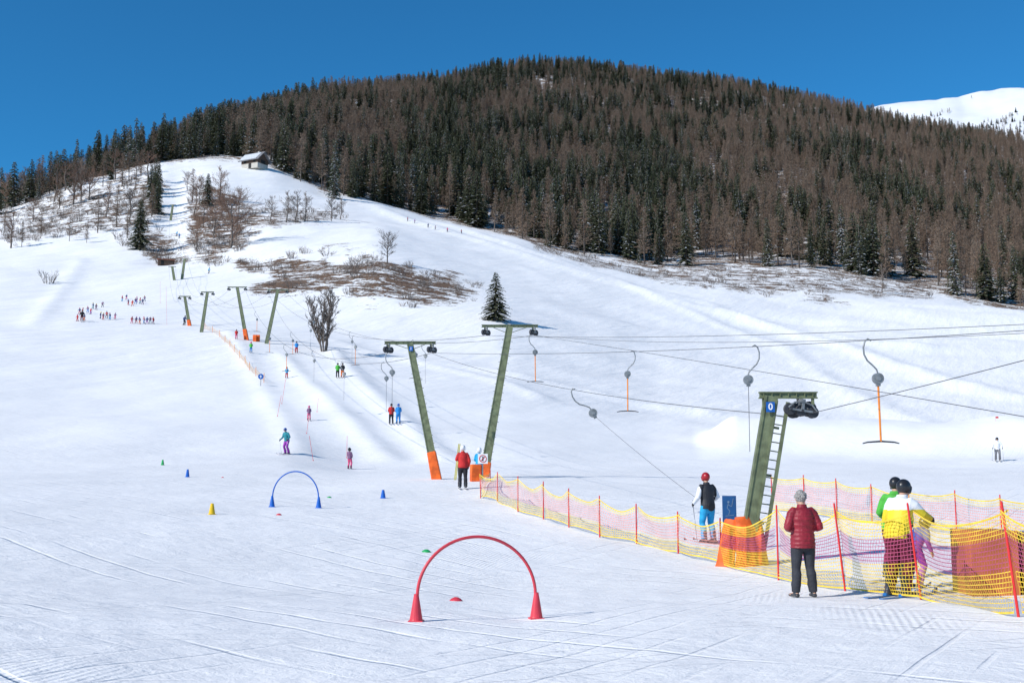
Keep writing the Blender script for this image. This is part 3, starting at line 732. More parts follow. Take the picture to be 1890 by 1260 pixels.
BU=[register(bare(50+i,8,.55,.2,4,.75,.72,.018,2,.010,.7),'shrub') for i in range(3)]
SPB=[register(spruce(70,.03,1.35,2.9),'spruce_tree'),register(spruce(71,.06,1.35,2.5),'spruce_tree')]
for i,p in enumerate(PROTO):
    o=bpy.data.objects.new('src%02d'%i,p[3]);COLL.objects.link(o)
print('protos',time.time()-T0)
def put_tree(pi,loc,H,yaw,label,cat,group=None,wide=1.0,crowncol=None):
    name,tm,cm,jm,zm=PROTO[pi];s=H/zm
    root=bpy.data.objects.new(name,None);root.empty_display_size=.5;COL.objects.link(root)
    for n,me in(('trunk',tm),('crown',cm)):
        o=bpy.data.objects.new(n,me);COL.objects.link(o);o.parent=root
        if n=='crown' and crowncol is not None:
            for sl in o.material_slots: sl.link='OBJECT';sl.material=crowncol
    root.location=loc;root.rotation_euler=(0,0,yaw);root.scale=(s*wide,s*wide,s)
    root['label']=label;root['category']=cat
    if group: root['group']=group
    return root
def tree_at(pi,px,pyb,pyt,label,cat,group=None,wide=1.0,crowncol=None):
    p=hit(px,pyb);H=(pyb-pyt)*rng_of(p)/F
    return put_tree(pi,p-Vector((0,0,.1)),H,rnd.uniform(0,6.28),label,cat,group,wide,crowncol)
tree_at(SPB[1],257,461,366,'single dark spruce tree standing on snow','spruce tree')
tree_at(SPB[0],915,592,498,'broad dark spruce tree on snowy bank beside grass patch','spruce tree',wide=1.2)
tree_at(SPB[1],383,380,318,'dark spruce tree above bare brown bushes','spruce tree')
tree_at(SP[5],286,350,290,'dark spruce tree beside lift corridor','spruce tree')
tree_at(SP[0],205,332,290,'dark spruce tree on the hill crest','spruce tree')
DT=mat('dark_grey_twigs',(.14,.11,.09),.9,.25,2)
tree_at(BA[2],598,648,528,'tall leafless tree with many upright stems beside tow lift','bare tree',wide=1.05,crowncol=DT)
LB=mat('bushy_brown_twigs',(.22,.135,.095),.9,.3,2)
tree_at(BA[0],715,486,418,'round leafless tree on snowy knoll','bare tree',wide=1.15,crowncol=DT)
tree_at(BA[1],425,458,338,'large brown leafless tree above grassy bank','bare tree',None,1.15,LB)
for (a,b_,t) in((500,410,358),(528,410,350),(545,411,348),(562,409,352),(612,408,358),(628,405,362)): tree_at(rnd.choice((BA[0],BA[3],BA[4])),a,b_,t,'small leafless tree in row on snowy slope','bare tree','leafless trees in a row on the slope',1.1)
for (a,b_,t) in((404,370,305),(355,372,310),(368,375,318),(440,395,340),(362,460,390),(395,440,370),(375,420,352),(345,350,312),(410,400,352),(358,400,340),(435,440,388)): tree_at(rnd.choice((BA[0],BA[1],BA[3],BA[4],LA[0],LA[1])),a,b_,t,'brown leafless tree on steep grassy strip','bare tree','leafless trees between lift and slope',1.1,LB)
for (a,b_,t) in((180,430,362),(215,418,340),(240,412,335),(135,378,300),(150,370,305),(110,385,325),(225,345,288),(75,366,292),(35,378,318),(14,384,312),(40,455,405),(20,458,385),(75,440,395),(8,430,388),(165,370,308),(262,420,345),(280,400,330),(195,400,345),(250,350,286),(120,352,288),(190,345,286),(235,440,385),(60,410,360),(160,448,410),(272,340,280),(100,372,300),(128,445,400),(150,342,284),(170,338,278),(212,332,276),(238,328,270),(260,325,268),(92,358,296),(50,372,305)):
    k_=rnd.choice((BA[0],BA[3],BA[4],BA[5],LA[0],LA[1],LA[2],LA[3],LA[4]) if b_<360 or b_>400 else (BA[0],BA[3],BA[4],BA[5],LA[2]))
    tree_at(k_,a,b_,t+rnd.uniform(-6,8),'brown leafless tree on scrubby snowy slope','bare tree','leafless trees on the scrubby slope',rnd.uniform(1.0,1.45),LB if k_ in BA and rnd.random()<.6 else None)
for a,b_,t in((285,380,312),(278,365,302),(292,358,298),(290,395,330)): tree_at(SPB[1],a,b_,t,'dark spruce tree beside lift corridor','spruce tree','spruces beside the lift corridor',.85)
tree_at(BU[0],90,523,495,'small leafless shrub alone on snow','shrub')
tree_at(BU[1],670,478,462,'small leafless shrub on snowy knoll','shrub')
tree_at(BA[5],1628,540,486,'slender leafless tree at the foot of the forest','bare tree')
# forest points
R0=np.random.RandomState(5)
sp_r=6.6
gx=np.arange(-640,760,sp_r);gy=np.arange(330,1450,sp_r)
GX,GY=np.meshgrid(gx,gy);GX=GX+R0.uniform(-3.3,3.3,GX.shape);GY=GY+R0.uniform(-3.3,3.3,GY.shape)
ga=np.arctan2(GX,GY);gr=np.hypot(GX,GY)
e_=edge_r(ga)
m=(np.abs(ga)<math.radians(27))&(gr>e_+fbm(GX/22,GY/22,8)*42)&(gr<1330)
thin=fbm(GX/14,GY/14,71,3)
m&=~((gr<e_+60)&(thin>.10)&(ga>sight(900,430)[0]))
clr=fbm(GX/40,GY/40,61,3)
m&=~((clr>.50)&(gr>560))
wl=sstep(sight(60,300)[0],sight(430,300)[0],ga)
m&=R0.uniform(0,1,GX.shape)<(.62+.35*wl)
m&=~((ga<sight(240,300)[0])&(gr>700))
for cx,cy,rr_ in((1000,160,13),(850,185,12)):
    c_=hit(cx,cy);m&=np.hypot(GX-c_.x,(GY-c_.y)*.5)>rr_
fx,fy,fa,fr=GX[m],GY[m],ga[m],gr[m];fw_=wl[m]
fz=cellz(fr,fa)
mixn=fbm(fx/45,fy/45,90,3)+.22*vn(fx/7,fy/7,33)*2
lar=mixn+.12*sstep(0,.35,fa)+.12*sstep(850,1100,fr)+.10*(1-fw_)+R0.uniform(-.34,.34,len(fx))>0.0
hh=np.where(lar,R0.uniform(12,23,len(fx)),R0.uniform(12,26,len(fx)))*(1-.15*sstep(900,1200,fr))
hh=hh*(.74+.26*fw_)
small=R0.uniform(0,1,len(fx))<.2;hh[small]*=.55
order=np.argsort(fr/np.maximum(hh,1)*1.0)
pid=np.where(lar,np.array(LA)[R0.randint(0,len(LA),len(fx))],np.array(SP)[R0.randint(0,len(SP),len(fx))])
yaw=R0.uniform(0,6.28,len(fx));wd=R0.uniform(.8,1.3,len(fx))
near_i=order[:200];rest=order[200:]
for i in near_i:
    L_=lar[i]
    put_tree(int(pid[i]),(fx[i],fy[i],fz[i]-.2),float(hh[i]),float(yaw[i]),'brown leafless larch tree at edge of hillside forest' if L_ else 'dark green spruce tree at edge of hillside forest','larch tree' if L_ else 'spruce tree','trees along the forest edge',float(wd[i]))
pk=[]
az_s=AZ[sel]
for i in range(1700):
    a=R0.uniform(sight(1640,220)[0],math.radians(30));r=R0.uniform(2350,2950)
    x,y=r*math.sin(a),r*math.cos(a)
    d=fbm(np.array(x/90),np.array(y/60),130)
    lim=2490+300*sstep(sight(1640,220)[0],sight(1890,220)[0],a)
    if r<lim+float(d)*260 or (float(d)>.35 and r<lim+220):
        jr=(r-1800)/(4600-1800)*69;j0=int(jr);k=min(np.searchsorted(az_s,a),len(az_s)-1)
        pk.append((x,y,PZ[j0,k]*(1-(jr-j0))+PZ[min(j0+1,69),k]*(jr-j0)))
pk=np.array(pk)
co=np.vstack([np.stack([fx[rest],fy[rest],fz[rest]-.2],-1),pk])
nP=len(pk)
kid_=np.concatenate([pid[rest],np.array(SP+LA)[R0.randint(0,13,nP)]])
sc=np.concatenate([hh[rest]/10,R0.uniform(.8,1.4,nP)]);ww=np.concatenate([wd[rest],np.full(nP,1.3)]);yy=np.concatenate([yaw[rest],R0.uniform(0,6.28,nP)])
print('forest',len(co))
def scatter(name,co,kid_,sc,ww,yy,label,cat):
    me=bpy.data.meshes.new(name);me.vertices.add(len(co));me.vertices.foreach_set('co',co.astype(np.float32).ravel())
    a=me.attributes.new('kidx','INT','POINT');a.data.foreach_set('value',kid_.astype(np.int32))
    a=me.attributes.new('scl','FLOAT_VECTOR','POINT');a.data.foreach_set('vector',np.stack([sc*ww,sc*ww,sc],-1).astype(np.float32).ravel())
    tl=R0.uniform(-.045,.045,(len(co),2))
    a=me.attributes.new('rotv','FLOAT_VECTOR','POINT');a.data.foreach_set('vector',np.stack([tl[:,0],tl[:,1],yy],-1).astype(np.float32).ravel())
    me.update()
    o=obj(name,me,label=label,cat=cat,kind='stuff')
    ng=bpy.data.node_groups.new(name+'_nodes','GeometryNodeTree')
    ng.interface.new_socket('Geometry',in_out='INPUT',socket_type='NodeSocketGeometry');ng.interface.new_socket('Geometry',in_out='OUTPUT',socket_type='NodeSocketGeometry')
    N=ng.nodes;L=ng.links
    gi=N.new('NodeGroupInput');go=N.new('NodeGroupOutput');ip=N.new('GeometryNodeInstanceOnPoints');ci=N.new('GeometryNodeCollectionInfo')
    ci.inputs['Collection'].default_value=COLL;ci.inputs['Separate Children'].default_value=True;ci.inputs['Reset Children'].default_value=True
    def na_(n,t):
        x=N.new('GeometryNodeInputNamedAttribute');x.data_type=t;x.inputs['Name'].default_value=n;return x.outputs['Attribute']
    L.new(gi.outputs[0],ip.inputs['Points']);L.new(ci.outputs[0],ip.inputs['Instance']);ip.inputs['Pick Instance'].default_value=True
    L.new(na_('kidx','INT'),ip.inputs['Instance Index'])
    e2=N.new('FunctionNodeEulerToRotation');L.new(na_('rotv','FLOAT_VECTOR'),e2.inputs[0]);L.new(e2.outputs[0],ip.inputs['Rotation'])
    L.new(na_('scl','FLOAT_VECTOR'),ip.inputs['Scale']);L.new(ip.outputs[0],go.inputs[0])
    md=o.modifiers.new('scatter','NODES');md.node_group=ng
    return o
scatter('forest',co,kid_,sc,ww,yy,'dense mixed forest of dark spruce and brown larch covering hillside','forest')
bs=[]
for poly,cnt in((POLY[0][0],80),(POLY[1][0],140),(POLY[2][0],50),(POLY[3][0],320),(POLY[4][0],170),(POLY[5][0],40)):
    Wp=[hit(*p) for p in poly];n=len(Wp)
    x0,x1=min(p.x for p in Wp),max(p.x for p in Wp);y0,y1=min(p.y for p in Wp),max(p.y for p in Wp);k=0;tr_=0
    while k<cnt and tr_<8000:
        tr_+=1;x=rnd.uniform(x0,x1);y=rnd.uniform(y0,y1);ins=False
        for i in range(n):
            a=Wp[i];b_=Wp[(i+1)%n]
            if (a.y>y)!=(b_.y>y) and x<(b_.x-a.x)*(y-a.y)/(b_.y-a.y)+a.x: ins=not ins
        if ins: bs.append((x,y,ground(x,y)-.1));k+=1
bs=np.array(bs);nb=len(bs)
scatter('brush',bs,np.array(BU)[R0.randint(0,3,nb)],R0.uniform(.4,1.3,nb),R0.uniform(.8,1.5,nb),R0.uniform(0,6.28,nb),'low brown leafless scrub on thawed grass and snow','brush')
print('trees',time.time()-T0)

# ------------------------------------------------------------------ hut
WOOD=mat('weathered_wood',(.10,.06,.04),.85,.35,3,.4);PLAST=mat('pale_plaster',(.50,.46,.40),.85,.1,2);DARK=mat('dark_opening',(.012,.011,.010),.7,.1,4)
SHING=mat('grey_shingles',(.20,.19,.19),.8,.3,1.5)
hp=hit(470,311);hp.z-=.8
hut=obj('mountain_hut',None,hp,label='small dark hut with steep snow dusted gable roof on hill crest',cat='hut',rot=(0,0,W(-28)),scale=1.08)
wm=MB();wm.box((0,0,1.0),(8,6,2.0));obj('wall',wm.mesh('wall',[PLAST]),parent=hut,)
wm=MB();wm.box((0,0,2.85),(8.1,6.1,1.7));obj('timber_wall',wm.mesh('wall',[WOOD]),parent=hut)
w2=MB()
vs=[(-4.05,-3.05,3.7),(-4.05,3.05,3.7),(-4.05,0,6.5),(4.05,-3.05,3.7),(4.05,3.05,3.7),(4.05,0,6.5)];w2.add(vs,[(0,2,1),(3,4,5),(0,1,4,3),(0,3,5,2),(1,2,5,4)])
obj('gable',w2.mesh('gable',[WOOD]),parent=hut)
ra=math.atan2(2.85,3.05)
rf=MB()
for s in(-1,1): rf.box(Vector((0,s*1.95,4.86)),(10,5.5,.25),Matrix.Rotation(-s*ra,3,'X'))
ro=obj('roof',rf.mesh('roof',[SHING]),parent=hut)
rs=MB()
rs.box(Vector((-.6,-2.05,4.98)),(8.4,4.6,.16),Matrix.Rotation(ra,3,'X'));rs.box(Vector((.3,2.05,4.98)),(8.9,4.8,.16),Matrix.Rotation(-ra,3,'X'))
obj('roof_snow',rs.mesh('roof_snow',[TSNOW]),parent=ro)
cm_=MB();cm_.box((1.5,.6,6.6),(.7,.7,1.6));obj('chimney',cm_.mesh('chimney',[PLAST]),parent=ro)
for x in(-2.2,2.4):
    d=MB();d.box((x,-3.08,2.7),(1.1,.08,1.0));obj('window',d.mesh('window',[DARK]),parent=hut)
d=MB();d.box((.2,-3.04,1.0),(1.3,.1,1.9));obj('door',d.mesh('door',[DARK]),parent=hut)
d=MB();d.box((4.08,0,2.7),(.1,2.4,1.4));obj('window',d.mesh('window',[DARK]),parent=hut)
sp0=hit(306,490)
sh=obj('log_shelter',None,sp0,label='low brown log lift shelter with reddish roof and snow',cat='shelter',rot=(0,0,W(22)),scale=.62)
m_=MB();m_.box((0,0,1.1),(6.5,3,2.4));obj('wall',m_.mesh('wall',[WOOD]),parent=sh)
m_=MB();m_.box((0,0,2.5),(7.2,3.8,.3),Matrix.Rotation(.12,3,'X'));obj('roof',m_.mesh('roof',[mat('rust_roof',(.28,.09,.05),.8,.3,2)]),parent=sh)
m_=MB();m_.box((-1.5,-1.52,.9),(1.2,.1,1.8));obj('door',m_.mesh('door',[DARK]),parent=sh)

# ------------------------------------------------------------------ lift towers
OLIVE=mat('olive_painted_steel',(.150,.172,.092),.55,.28,5,.15);STEEL=mat('galvanised_steel',(.24,.25,.25),.5,.25,8,metal=.4);RUB=mat('pulley_rubber',(.045,.045,.05),.6,.2,8)
ORG=mat('orange_padding',(.80,.13,.015),.6,.25,3,.8,7);BLUEP=mat('blue_plate',(.01,.10,.38),.4,.08,6);WHITEP=mat('white_paint',(.78,.78,.78),.5,.05,6);GREYP=mat('faded_grey_paint',(.16,.23,.32),.5,.1,6)
BLUEB=mat('dark_blue_board',(.012,.075,.21),.5,.12,4)
ARMS={}
def pulleys(parent,c,ax,n=2,r=.14,w=.05,tilt=0):
    b=MB()
    for i in range(n):
        x=(i-(n-1)/2)*r*2.1
        b.tube([(x,-w,0),(x,-w*.5,0),(x,w*.5,0),(x,w,0)],[r,r*.86,r*.86,r],18);b.tube([(x,-w*2.0,0),(x,w*2.0,0)],[r*.26,r*.26],8)
    fr=MB()
    for s in(-1,1): fr.box((0,s*w*1.7,.0),((n-1)*r*2.1+r*.5,.018,r*.36))
    fr.box((0,w*1.7,r*.95),(.06,.025,r*1.9));fr.box((0,-w*1.7,r*.95),(.06,.025,r*1.9));fr.box((0,0,r*1.75),(.09,w*3.6,.05))
    if n>2:
        fr.tube([(-r*2.6,-w*1.9,r*.2),(-r*1.6,-w*1.9,r*1.2),(0,-w*1.9,r*1.5),(r*1.6,-w*1.9,r*1.15),(r*2.6,-w*1.9,r*.2)],.018,6)
    e=obj('pulley_assembly',fr.mesh('pf',[STEEL]),c,parent,rot=(0,tilt,ax));bevel(e,.005)
    obj('pulley_wheel',b.mesh('pw',[RUB],False),(0,0,0),e)
    return e
def tower(pxb,pyb,pxt,pyt,armpx,key,num=None,w0=.42,w1=.30,label='',ladder=False,pad=True,armoff=0,pw=.14,yawarm=0,detail=True,dr=0):
    B=hit(pxb,pyb);r=rng_of(B);Tp=P(pxt,pyt,r+dr)
    root=obj('lift_tower',None,B,label=label,cat='lift tower',group='steel towers of the tow lift')
    t=Tp-B;m=MB();R=rotaxis(t)
    side=R@Vector((1,0,0))
    ms=side*.707+R@Vector((0,.707,0))
    m.tube([t*-.1,t*.5,t],[(w0*.72,w0*.72),((w0+w1)*.36,(w0+w1)*.36),(w1*.72,w1*.72)],4,side=ms)
    fw=R@Vector((0,-1,0))
    for s in(-1,1):
        m.tube([side*s*w0*.50+fw*w0*.5,t+side*s*w1*.50+fw*w1*.5],[.035,.03],4,side=ms)
    obj('mast',m.mesh('mast',[OLIVE]),(0,0,0),root)
    La=armpx*r/F
    ca=math.cos(yawarm);sa=math.sin(yawarm);ad=Vector((ca,sa,0))
    ac=t+ad*armoff*La
    a=MB();Ra=Matrix.Rotation(yawarm,3,'Z')
    a.box(ac+Vector((0,0,.065)),(La,.11,.025),Ra);a.box(ac+Vector((0,0,-.045)),(La,.11,.025),Ra);a.box(ac+Vector((0,0,.01)),(La*.98,.025,.085),Ra)
    for i in range(7): a.box(ac+ad*La*(.14*i-.42)+Vector((0,0,.01)),(.014,.09,.083),Ra)
    for s in(-1,1): a.box(ac+ad*s*La*.42+Vector((0,0,-.12)),(.05,.07,.13),Ra)
    if not ladder:
        for s in(-1,1): a.tube([ac+ad*s*La*.30+Vector((0,0,-.05)),t*.95],.016,6)
    obj('crossarm',a.mesh('arm',[OLIVE]),(0,0,0),root)
    ends=[]
    for s in(-1,1):
        c=ac+ad*s*La*.42+Vector((0,0,-.30))
        if detail and not ladder: pulleys(root,c,yawarm+W(50),2,pw)
        ends.append(B+c+Vector((0,0,-pw)))
    if pad:
        pm_=MB();k=.20 if pad is True else pad
        pm_.tube([t*-.03,t*k*.5,t*k],[(w0*.98,w0*.98),(w0*.92,w0*.92),(w0*.86,w0*.86)],4,side=ms)
        po=obj('padding',pm_.mesh('pad',[ORG]),(0,0,0),root);bevel(po,.04)
    if num is not None:
        q=t*(.93 if ladder else .955)+Vector((0,-w1*.62-.03,0));pl=MB();s_=.20
        pl.box((0,0,0),(s_*.85,.02,s_));pr=obj('number_plate',pl.mesh('pl',[BLUEP]),q,root)
        obj('number',textmesh(num,s_*.9,WHITEP),(0,-.014,0),pr,rot=(W(90),0,0))
    if ladder:
        l=MB();off=side*(w0*.5+.13)+R@Vector((0,-.05,0))
        l.box(t*.50+off+side*.10,(.065,.06,t.length*.96),R);l.box(t*.50+off-side*.11,(.03,.05,t.length*.96),R)
        for i in range(17): l.tube([t*(.06+.052*i)+off-side*.11,t*(.06+.052*i)+off+side*.10],.013,6)
        for i in(2,6,10): l.box(t*(.12+.07*i)+off*.5,(.28,.03,.05),R)
        obj('ladder',l.mesh('lad',[OLIVE]),(0,0,0),root)
    else:
        l=MB()
        for i in range(int(t.length/.35)):
            q=t*((i+1.5)*.35/t.length)
            if q.length<t.length*.93: l.tube([q-side*w0*.66,q+side*w0*.66],.011,5)
        if detail: obj('climbing_rungs',l.mesh('rung',[STEEL]),(0,0,0),root)
    ARMS[key]=ends;return root,B,t
t1=tower(806,884,757,633,96,'A','1',.32,.24,'olive steel lift tower leaning, orange padding at base')
t2=tower(893,880,941,602,106,'B',None,.38,.28,'tall olive steel lift tower with crossarm and orange padded base',pad=.10)
t0=tower(1372,1042,1422,730,104,'Z','0',.24,.22,'short olive steel lift tower with ladder, pulleys and blue zero plate',ladder=True,pad=False,armoff=0.30,pw=.11,dr=-.3)
t3=tower(455,627,438,530,36,'C',None,.42,.32,'olive steel lift tower on the slope with orange base')
t4=tower(492,634,513,535,40,'D',None,.42,.32,'olive steel lift tower on the slope leaning',pad=False)
t5=tower(350,601,341,547,22,'E',None,.40,.32,'distant olive lift tower on the slope')
t6=tower(372,613,383,539,24,'G',None,.40,.32,'distant olive lift tower leaning on the slope',pad=False)
t7=tower(336,515,341,478,14,'I',None,.5,.4,'distant lift tower beside log shelter',pad=False,detail=False)
t8=tower(322,517,318,492,14,'J',None,.5,.4,'distant lift tower beside log shelter',pad=False,detail=False)
t9=tower(315,407,319,378,12,'K',None,.6,.5,'distant lift tower near the hill crest',pad=False,detail=False)
pulleys(t0[0],t0[2]+Vector((.56,-.16,-.31)),W(10),3,.115,.045,W(8))
pulleys(t0[0],t0[2]+Vector((.64,.16,-.27)),W(10),2,.155,.05,W(-6))
# crumpled foam mats wrapped round the foot of the tower
for i,(x,y,wd_,rz,tx,hh_) in enumerate(((-.30,-.20,.19,-.55,-.12,.98),(-.02,-.30,.21,.0,.02,1.05),(.27,-.22,.19,.5,.08,1.02))):
    b=MB();q=random.Random(90+i);n=7
    b.tube([Vector((tx*(1-k/n)+q.uniform(-.015,.015),q.uniform(-.02,.02)+.10*k/n,hh_*k/n-.04)) for k in range(n+1)],[(wd_*(1.04-.22*k/n)*q.uniform(.92,1.07),.075*q.uniform(.7,1.3)) for k in range(n+1)],12,side=(1,0,0))
    b.tube([(0,-.07,.1),(.02,-.05,hh_*.8)],.03,6)
    obj('padding',remesh(b,.022,'foam',[ORG],1),(x,y,-.05),t0[0],rot=(0,0,rz))
bb=hit(878,888);b=MB();b.box((0,0,.35),(.46,.3,.72));o=obj('crash_pad',b.mesh('cp',[ORG]),bb,label='orange foam crash pad beside lift tower base',cat='crash pad',rot=(0,0,.3));bevel(o,.05,3)
for a_,b__ in((470,630),(476,630)):
    b=MB();b.box((0,0,.45),(.5,.3,.9));o=obj('crash_pad',b.mesh('cp',[ORG]),hit(a_,b__),label='small orange crash pad on the slope',cat='crash pad',group='orange crash pads by upper tower');bevel(o,.05,3)
# cables
CAB=mat('steel_cable',(.09,.09,.095),.6,.1,4)
def cable(p0,p1,sag,label='thin steel lift cable strung between towers',r=.008,name='cable',n=24):
    p0=Vector(p0);p1=Vector(p1);pts=[p0.lerp(p1,i/n)-Vector((0,0,sag*4*(i/n)*(1-i/n))) for i in range(n+1)]
    b=MB();b.tube([p-p0 for p in pts],r,5);obj(name,b.mesh('cab',[CAB],True),p0,label=label,cat='cable',group='lift cables')
    return lambda t:p0.lerp(p1,t)-Vector((0,0,sag*4*t*(1-t)))
A,Bm,Z,Cc,D,E_,G_,I_,J_,K_=[ARMS[k] for k in('A','B','Z','C','D','E','G','I','J','K')]
c_b=cable(A[1],P(2060,598,22.5),.22)
c_d=cable(A[0].lerp(A[1],.98),Z[0]+Vector((0,0,.05)),.34)
c_c=cable(Bm[1],P(2060,798,20),-.05)
c_a=cable(Bm[0],P(2060,590,26),.20)
c_a2=cable(Bm[1],P(2060,606,25),.30,r=.007)
c_e=cable(t0[1]+t0[2]+Vector((.75,-.14,-.36)),P(2060,620,19),.02)
c_1=cable(A[0],Cc[1],3.2,r=.012);c_2=cable(A[1],D[0],3.6,r=.012)
c_3=cable(Bm[0],D[0]+Vector((0,0,.3)),2.4,r=.012);c_4=cable(Bm[1],D[1],2.6,r=.012)
for a_,b__,s_ in((Cc[0],E_[0],1.5),(Cc[1],E_[1],1.5),(D[0],G_[0],2),(D[1],G_[1],2),(E_[0],J_[0],3),(E_[1],J_[1],3),(G_[0],I_[0],3),(G_[1],I_[1],3),(J_[0],K_[0],3),(I_[1],K_[1],3)):
    cable(a_,b__,s_,r=.014,n=14)
# hangers
ORR=mat('orange_rod',(.80,.24,.03),.5,.1,6)
def hangmesh(long=False,L=1.22):
    arm=MB();arm.tube([(.06,0,.0),(0,0,.035),(-.07,0,-.02),(-.11,0,-.16),(-.10,0,-.32),(-.03,0,-.46),(.08,0,-.56),(.17,0,-.66),(.19,0,-.74)],[.018,.020,.020,.020,.020,.020,.020,.018,.018],7,rnd_=True)
    reel=MB();reel.tube([(.19,-.055,-.86),(.19,.055,-.86)],[.125,.125],18);reel.tube([(.19,-.075,-.86),(.19,.075,-.86)],[.06,.06],12);reel.box((.19,0,-.99),(.09,.08,.08))
    rod=MB();rod.tube([(.19,0,-1.02),(.20,0,-1.05-(L*1.35 if long else L))],.024 if not long else .008,6)
    br=MB();z=-1.05-L
    br.tube([(-.20,0,z-.035),(-.10,0,z-.01),(.05,0,z),(.20,0,z+.01),(.35,0,z),(.50,0,z-.01),(.60,0,z-.035)],[.014,.018,.02,.022,.02,.018,.014],7,rnd_=True)
    return arm,reel,rod,br
am,rm,om,bm=hangmesh()
ME_arm=am.mesh('h_arm',[STEEL],True);ME_reel=rm.mesh('h_reel',[STEEL]);ME_rod=om.mesh('h_rod',[ORR]);ME_bar=bm.mesh('h_bar',[RUB],True)
ME_long=hangmesh(True)[2].mesh('h_long',[CAB])
def hanger(p,yaw,s=1.0,kind='full',tilt=0,label=None):
    lab=label or {'full':'tow lift hanger with grey reel, orange rod and black T bar','long':'tow lift hanger with grey reel and long thin rod','short':'tow lift hanger with grey spring reel pulled sideways'}[kind]
    root=obj('tow_bar_hanger',None,p,label=lab,cat='tow bar',group='hangers on the lift cable',rot=(0,tilt,yaw),scale=s)
    obj('arm',ME_arm,parent=root);obj('reel',ME_reel,parent=root)
    if kind=='full': obj('rod',ME_rod,parent=root);obj('t_bar',ME_bar,parent=root)
    if kind=='long': obj('rod',ME_long,parent=root)
    return root
def on(c,px):
    a=sight(px,640)[0];best=min((abs(math.atan2(c(t).x,c(t).y)-a),t) for t in np.linspace(0,1,600))
    return c(best[1])
hanger(on(c_b,1603),0,1.0);hanger(on(c_b,1392),W(180),1.0,'long');hanger(on(c_b,1167),W(180),.80);hanger(Bm[1]+Vector((-.12,0,.05)),W(10),.98)
hs=hanger(on(c_d,1057),0,1.0,'short',W(-28))
hanger(A[0]+Vector((0,0,0)),0,1.0,'long')
for c,ts in((c_1,(.45,.62,.8)),(c_2,(.12,.28,.46,.66)),(c_3,(.15,.35,.6)),(c_4,(.22,.5,.75))):
    for t in ts: hanger(c(t),rnd.uniform(-.6,.6),1.0,'full' if rnd.random()<.5 else 'long')
hr=hs.matrix_basis@Vector((.19,0,-.95))
cable(hr,sk1.location+Vector((-.30,.15,1.10)),.05,'taut thin tow rope running down to waiting skier',.005,'tow_rope')

# ------------------------------------------------------------------ signs
sb=hit(1348,1016);sgn=obj('information_sign',None,sb,label='dark blue board on post with faded tow lift pictogram',cat='sign',rot=(0,0,W(-6)))
m_=MB();m_.tube([(0,.03,0),(0,.03,.9)],.03,8);obj('post',m_.mesh('post',[STEEL]),parent=sgn)
m_=MB();m_.box((0,0,.92),(.31,.03,.60));o=obj('board',m_.mesh('board',[BLUEB]),parent=sgn);bevel(o,.01)
m_=MB();y=-.02
m_.tube([(-.02,y,1.08),(-.02,y-.004,1.08)],[.025,.025],12)
for a_,b__ in(((-.02,1.05),(-.05,.95)),((-.05,.95),(.01,.88)),((.01,.88),(-.02,.80)),((-.03,1.02),(.05,.98)),((.05,.98),(.09,1.16)),((-.09,.77),(.10,.79))):
    dx,dz=b__[0]-a_[0],b__[1]-a_[1];L_=math.hypot(dx,dz);m_.box(((a_[0]+b__[0])/2,y,(a_[1]+b__[1])/2),(L_,.006,.012),Matrix.Rotation(-math.atan2(dz,dx),3,'Y'))
obj('pictogram',m_.mesh('pic',[GREYP]),parent=sgn)
REDP=mat('red_paint',(.60,.02,.02),.45,.08,6)
pb=hit(891,892);ps=obj('prohibition_sign',None,pb,label='small white square sign with red prohibition ring on post',cat='sign')
m_=MB();m_.tube([(0,.03,0),(0,.03,1.0)],.02,8);obj('post',m_.mesh('post',[STEEL]),parent=ps)
m_=MB();m_.box((0,0,1.0),(.40,.02,.40));obj('board',m_.mesh('board',[WHITEP]),parent=ps)
m_=MB();m_.tube([(.14*math.cos(a),-.02,1+.14*math.sin(a)) for a in np.linspace(0,6.283,25)],.012,6);m_.box((0,-.02,1),(.26,.01,.020),Matrix.Rotation(W(-45),3,'Y'));obj('prohibition_ring',m_.mesh('ring',[REDP]),parent=ps)
m_=MB();m_.tube([(0,-.014,1.06),(0,-.016,1.06)],[.03,.03],10);m_.box((0,-.015,.97),(.05,.006,.12));obj('pictogram',m_.mesh('pic',[RUB]),parent=ps)
rb=hit(481,712);rs_=obj('round_sign',None,rb,label='blue round sign with white mark on thin post',cat='sign')
m_=MB();m_.tube([(0,.03,0),(0,.03,.9)],.03,6);obj('post',m_.mesh('post',[STEEL]),parent=rs_)
m_=MB();m_.tube([(0,.01,.95),(0,-.02,.95)],[.28,.28],20);obj('board',m_.mesh('board',[BLUEP]),parent=rs_)
m_=MB();m_.box((0,-.03,.95),(.06,.012,.3));m_.box((0,-.03,.95),(.22,.010,.06));obj('symbol',m_.mesh('pic',[WHITEP]),parent=rs_)

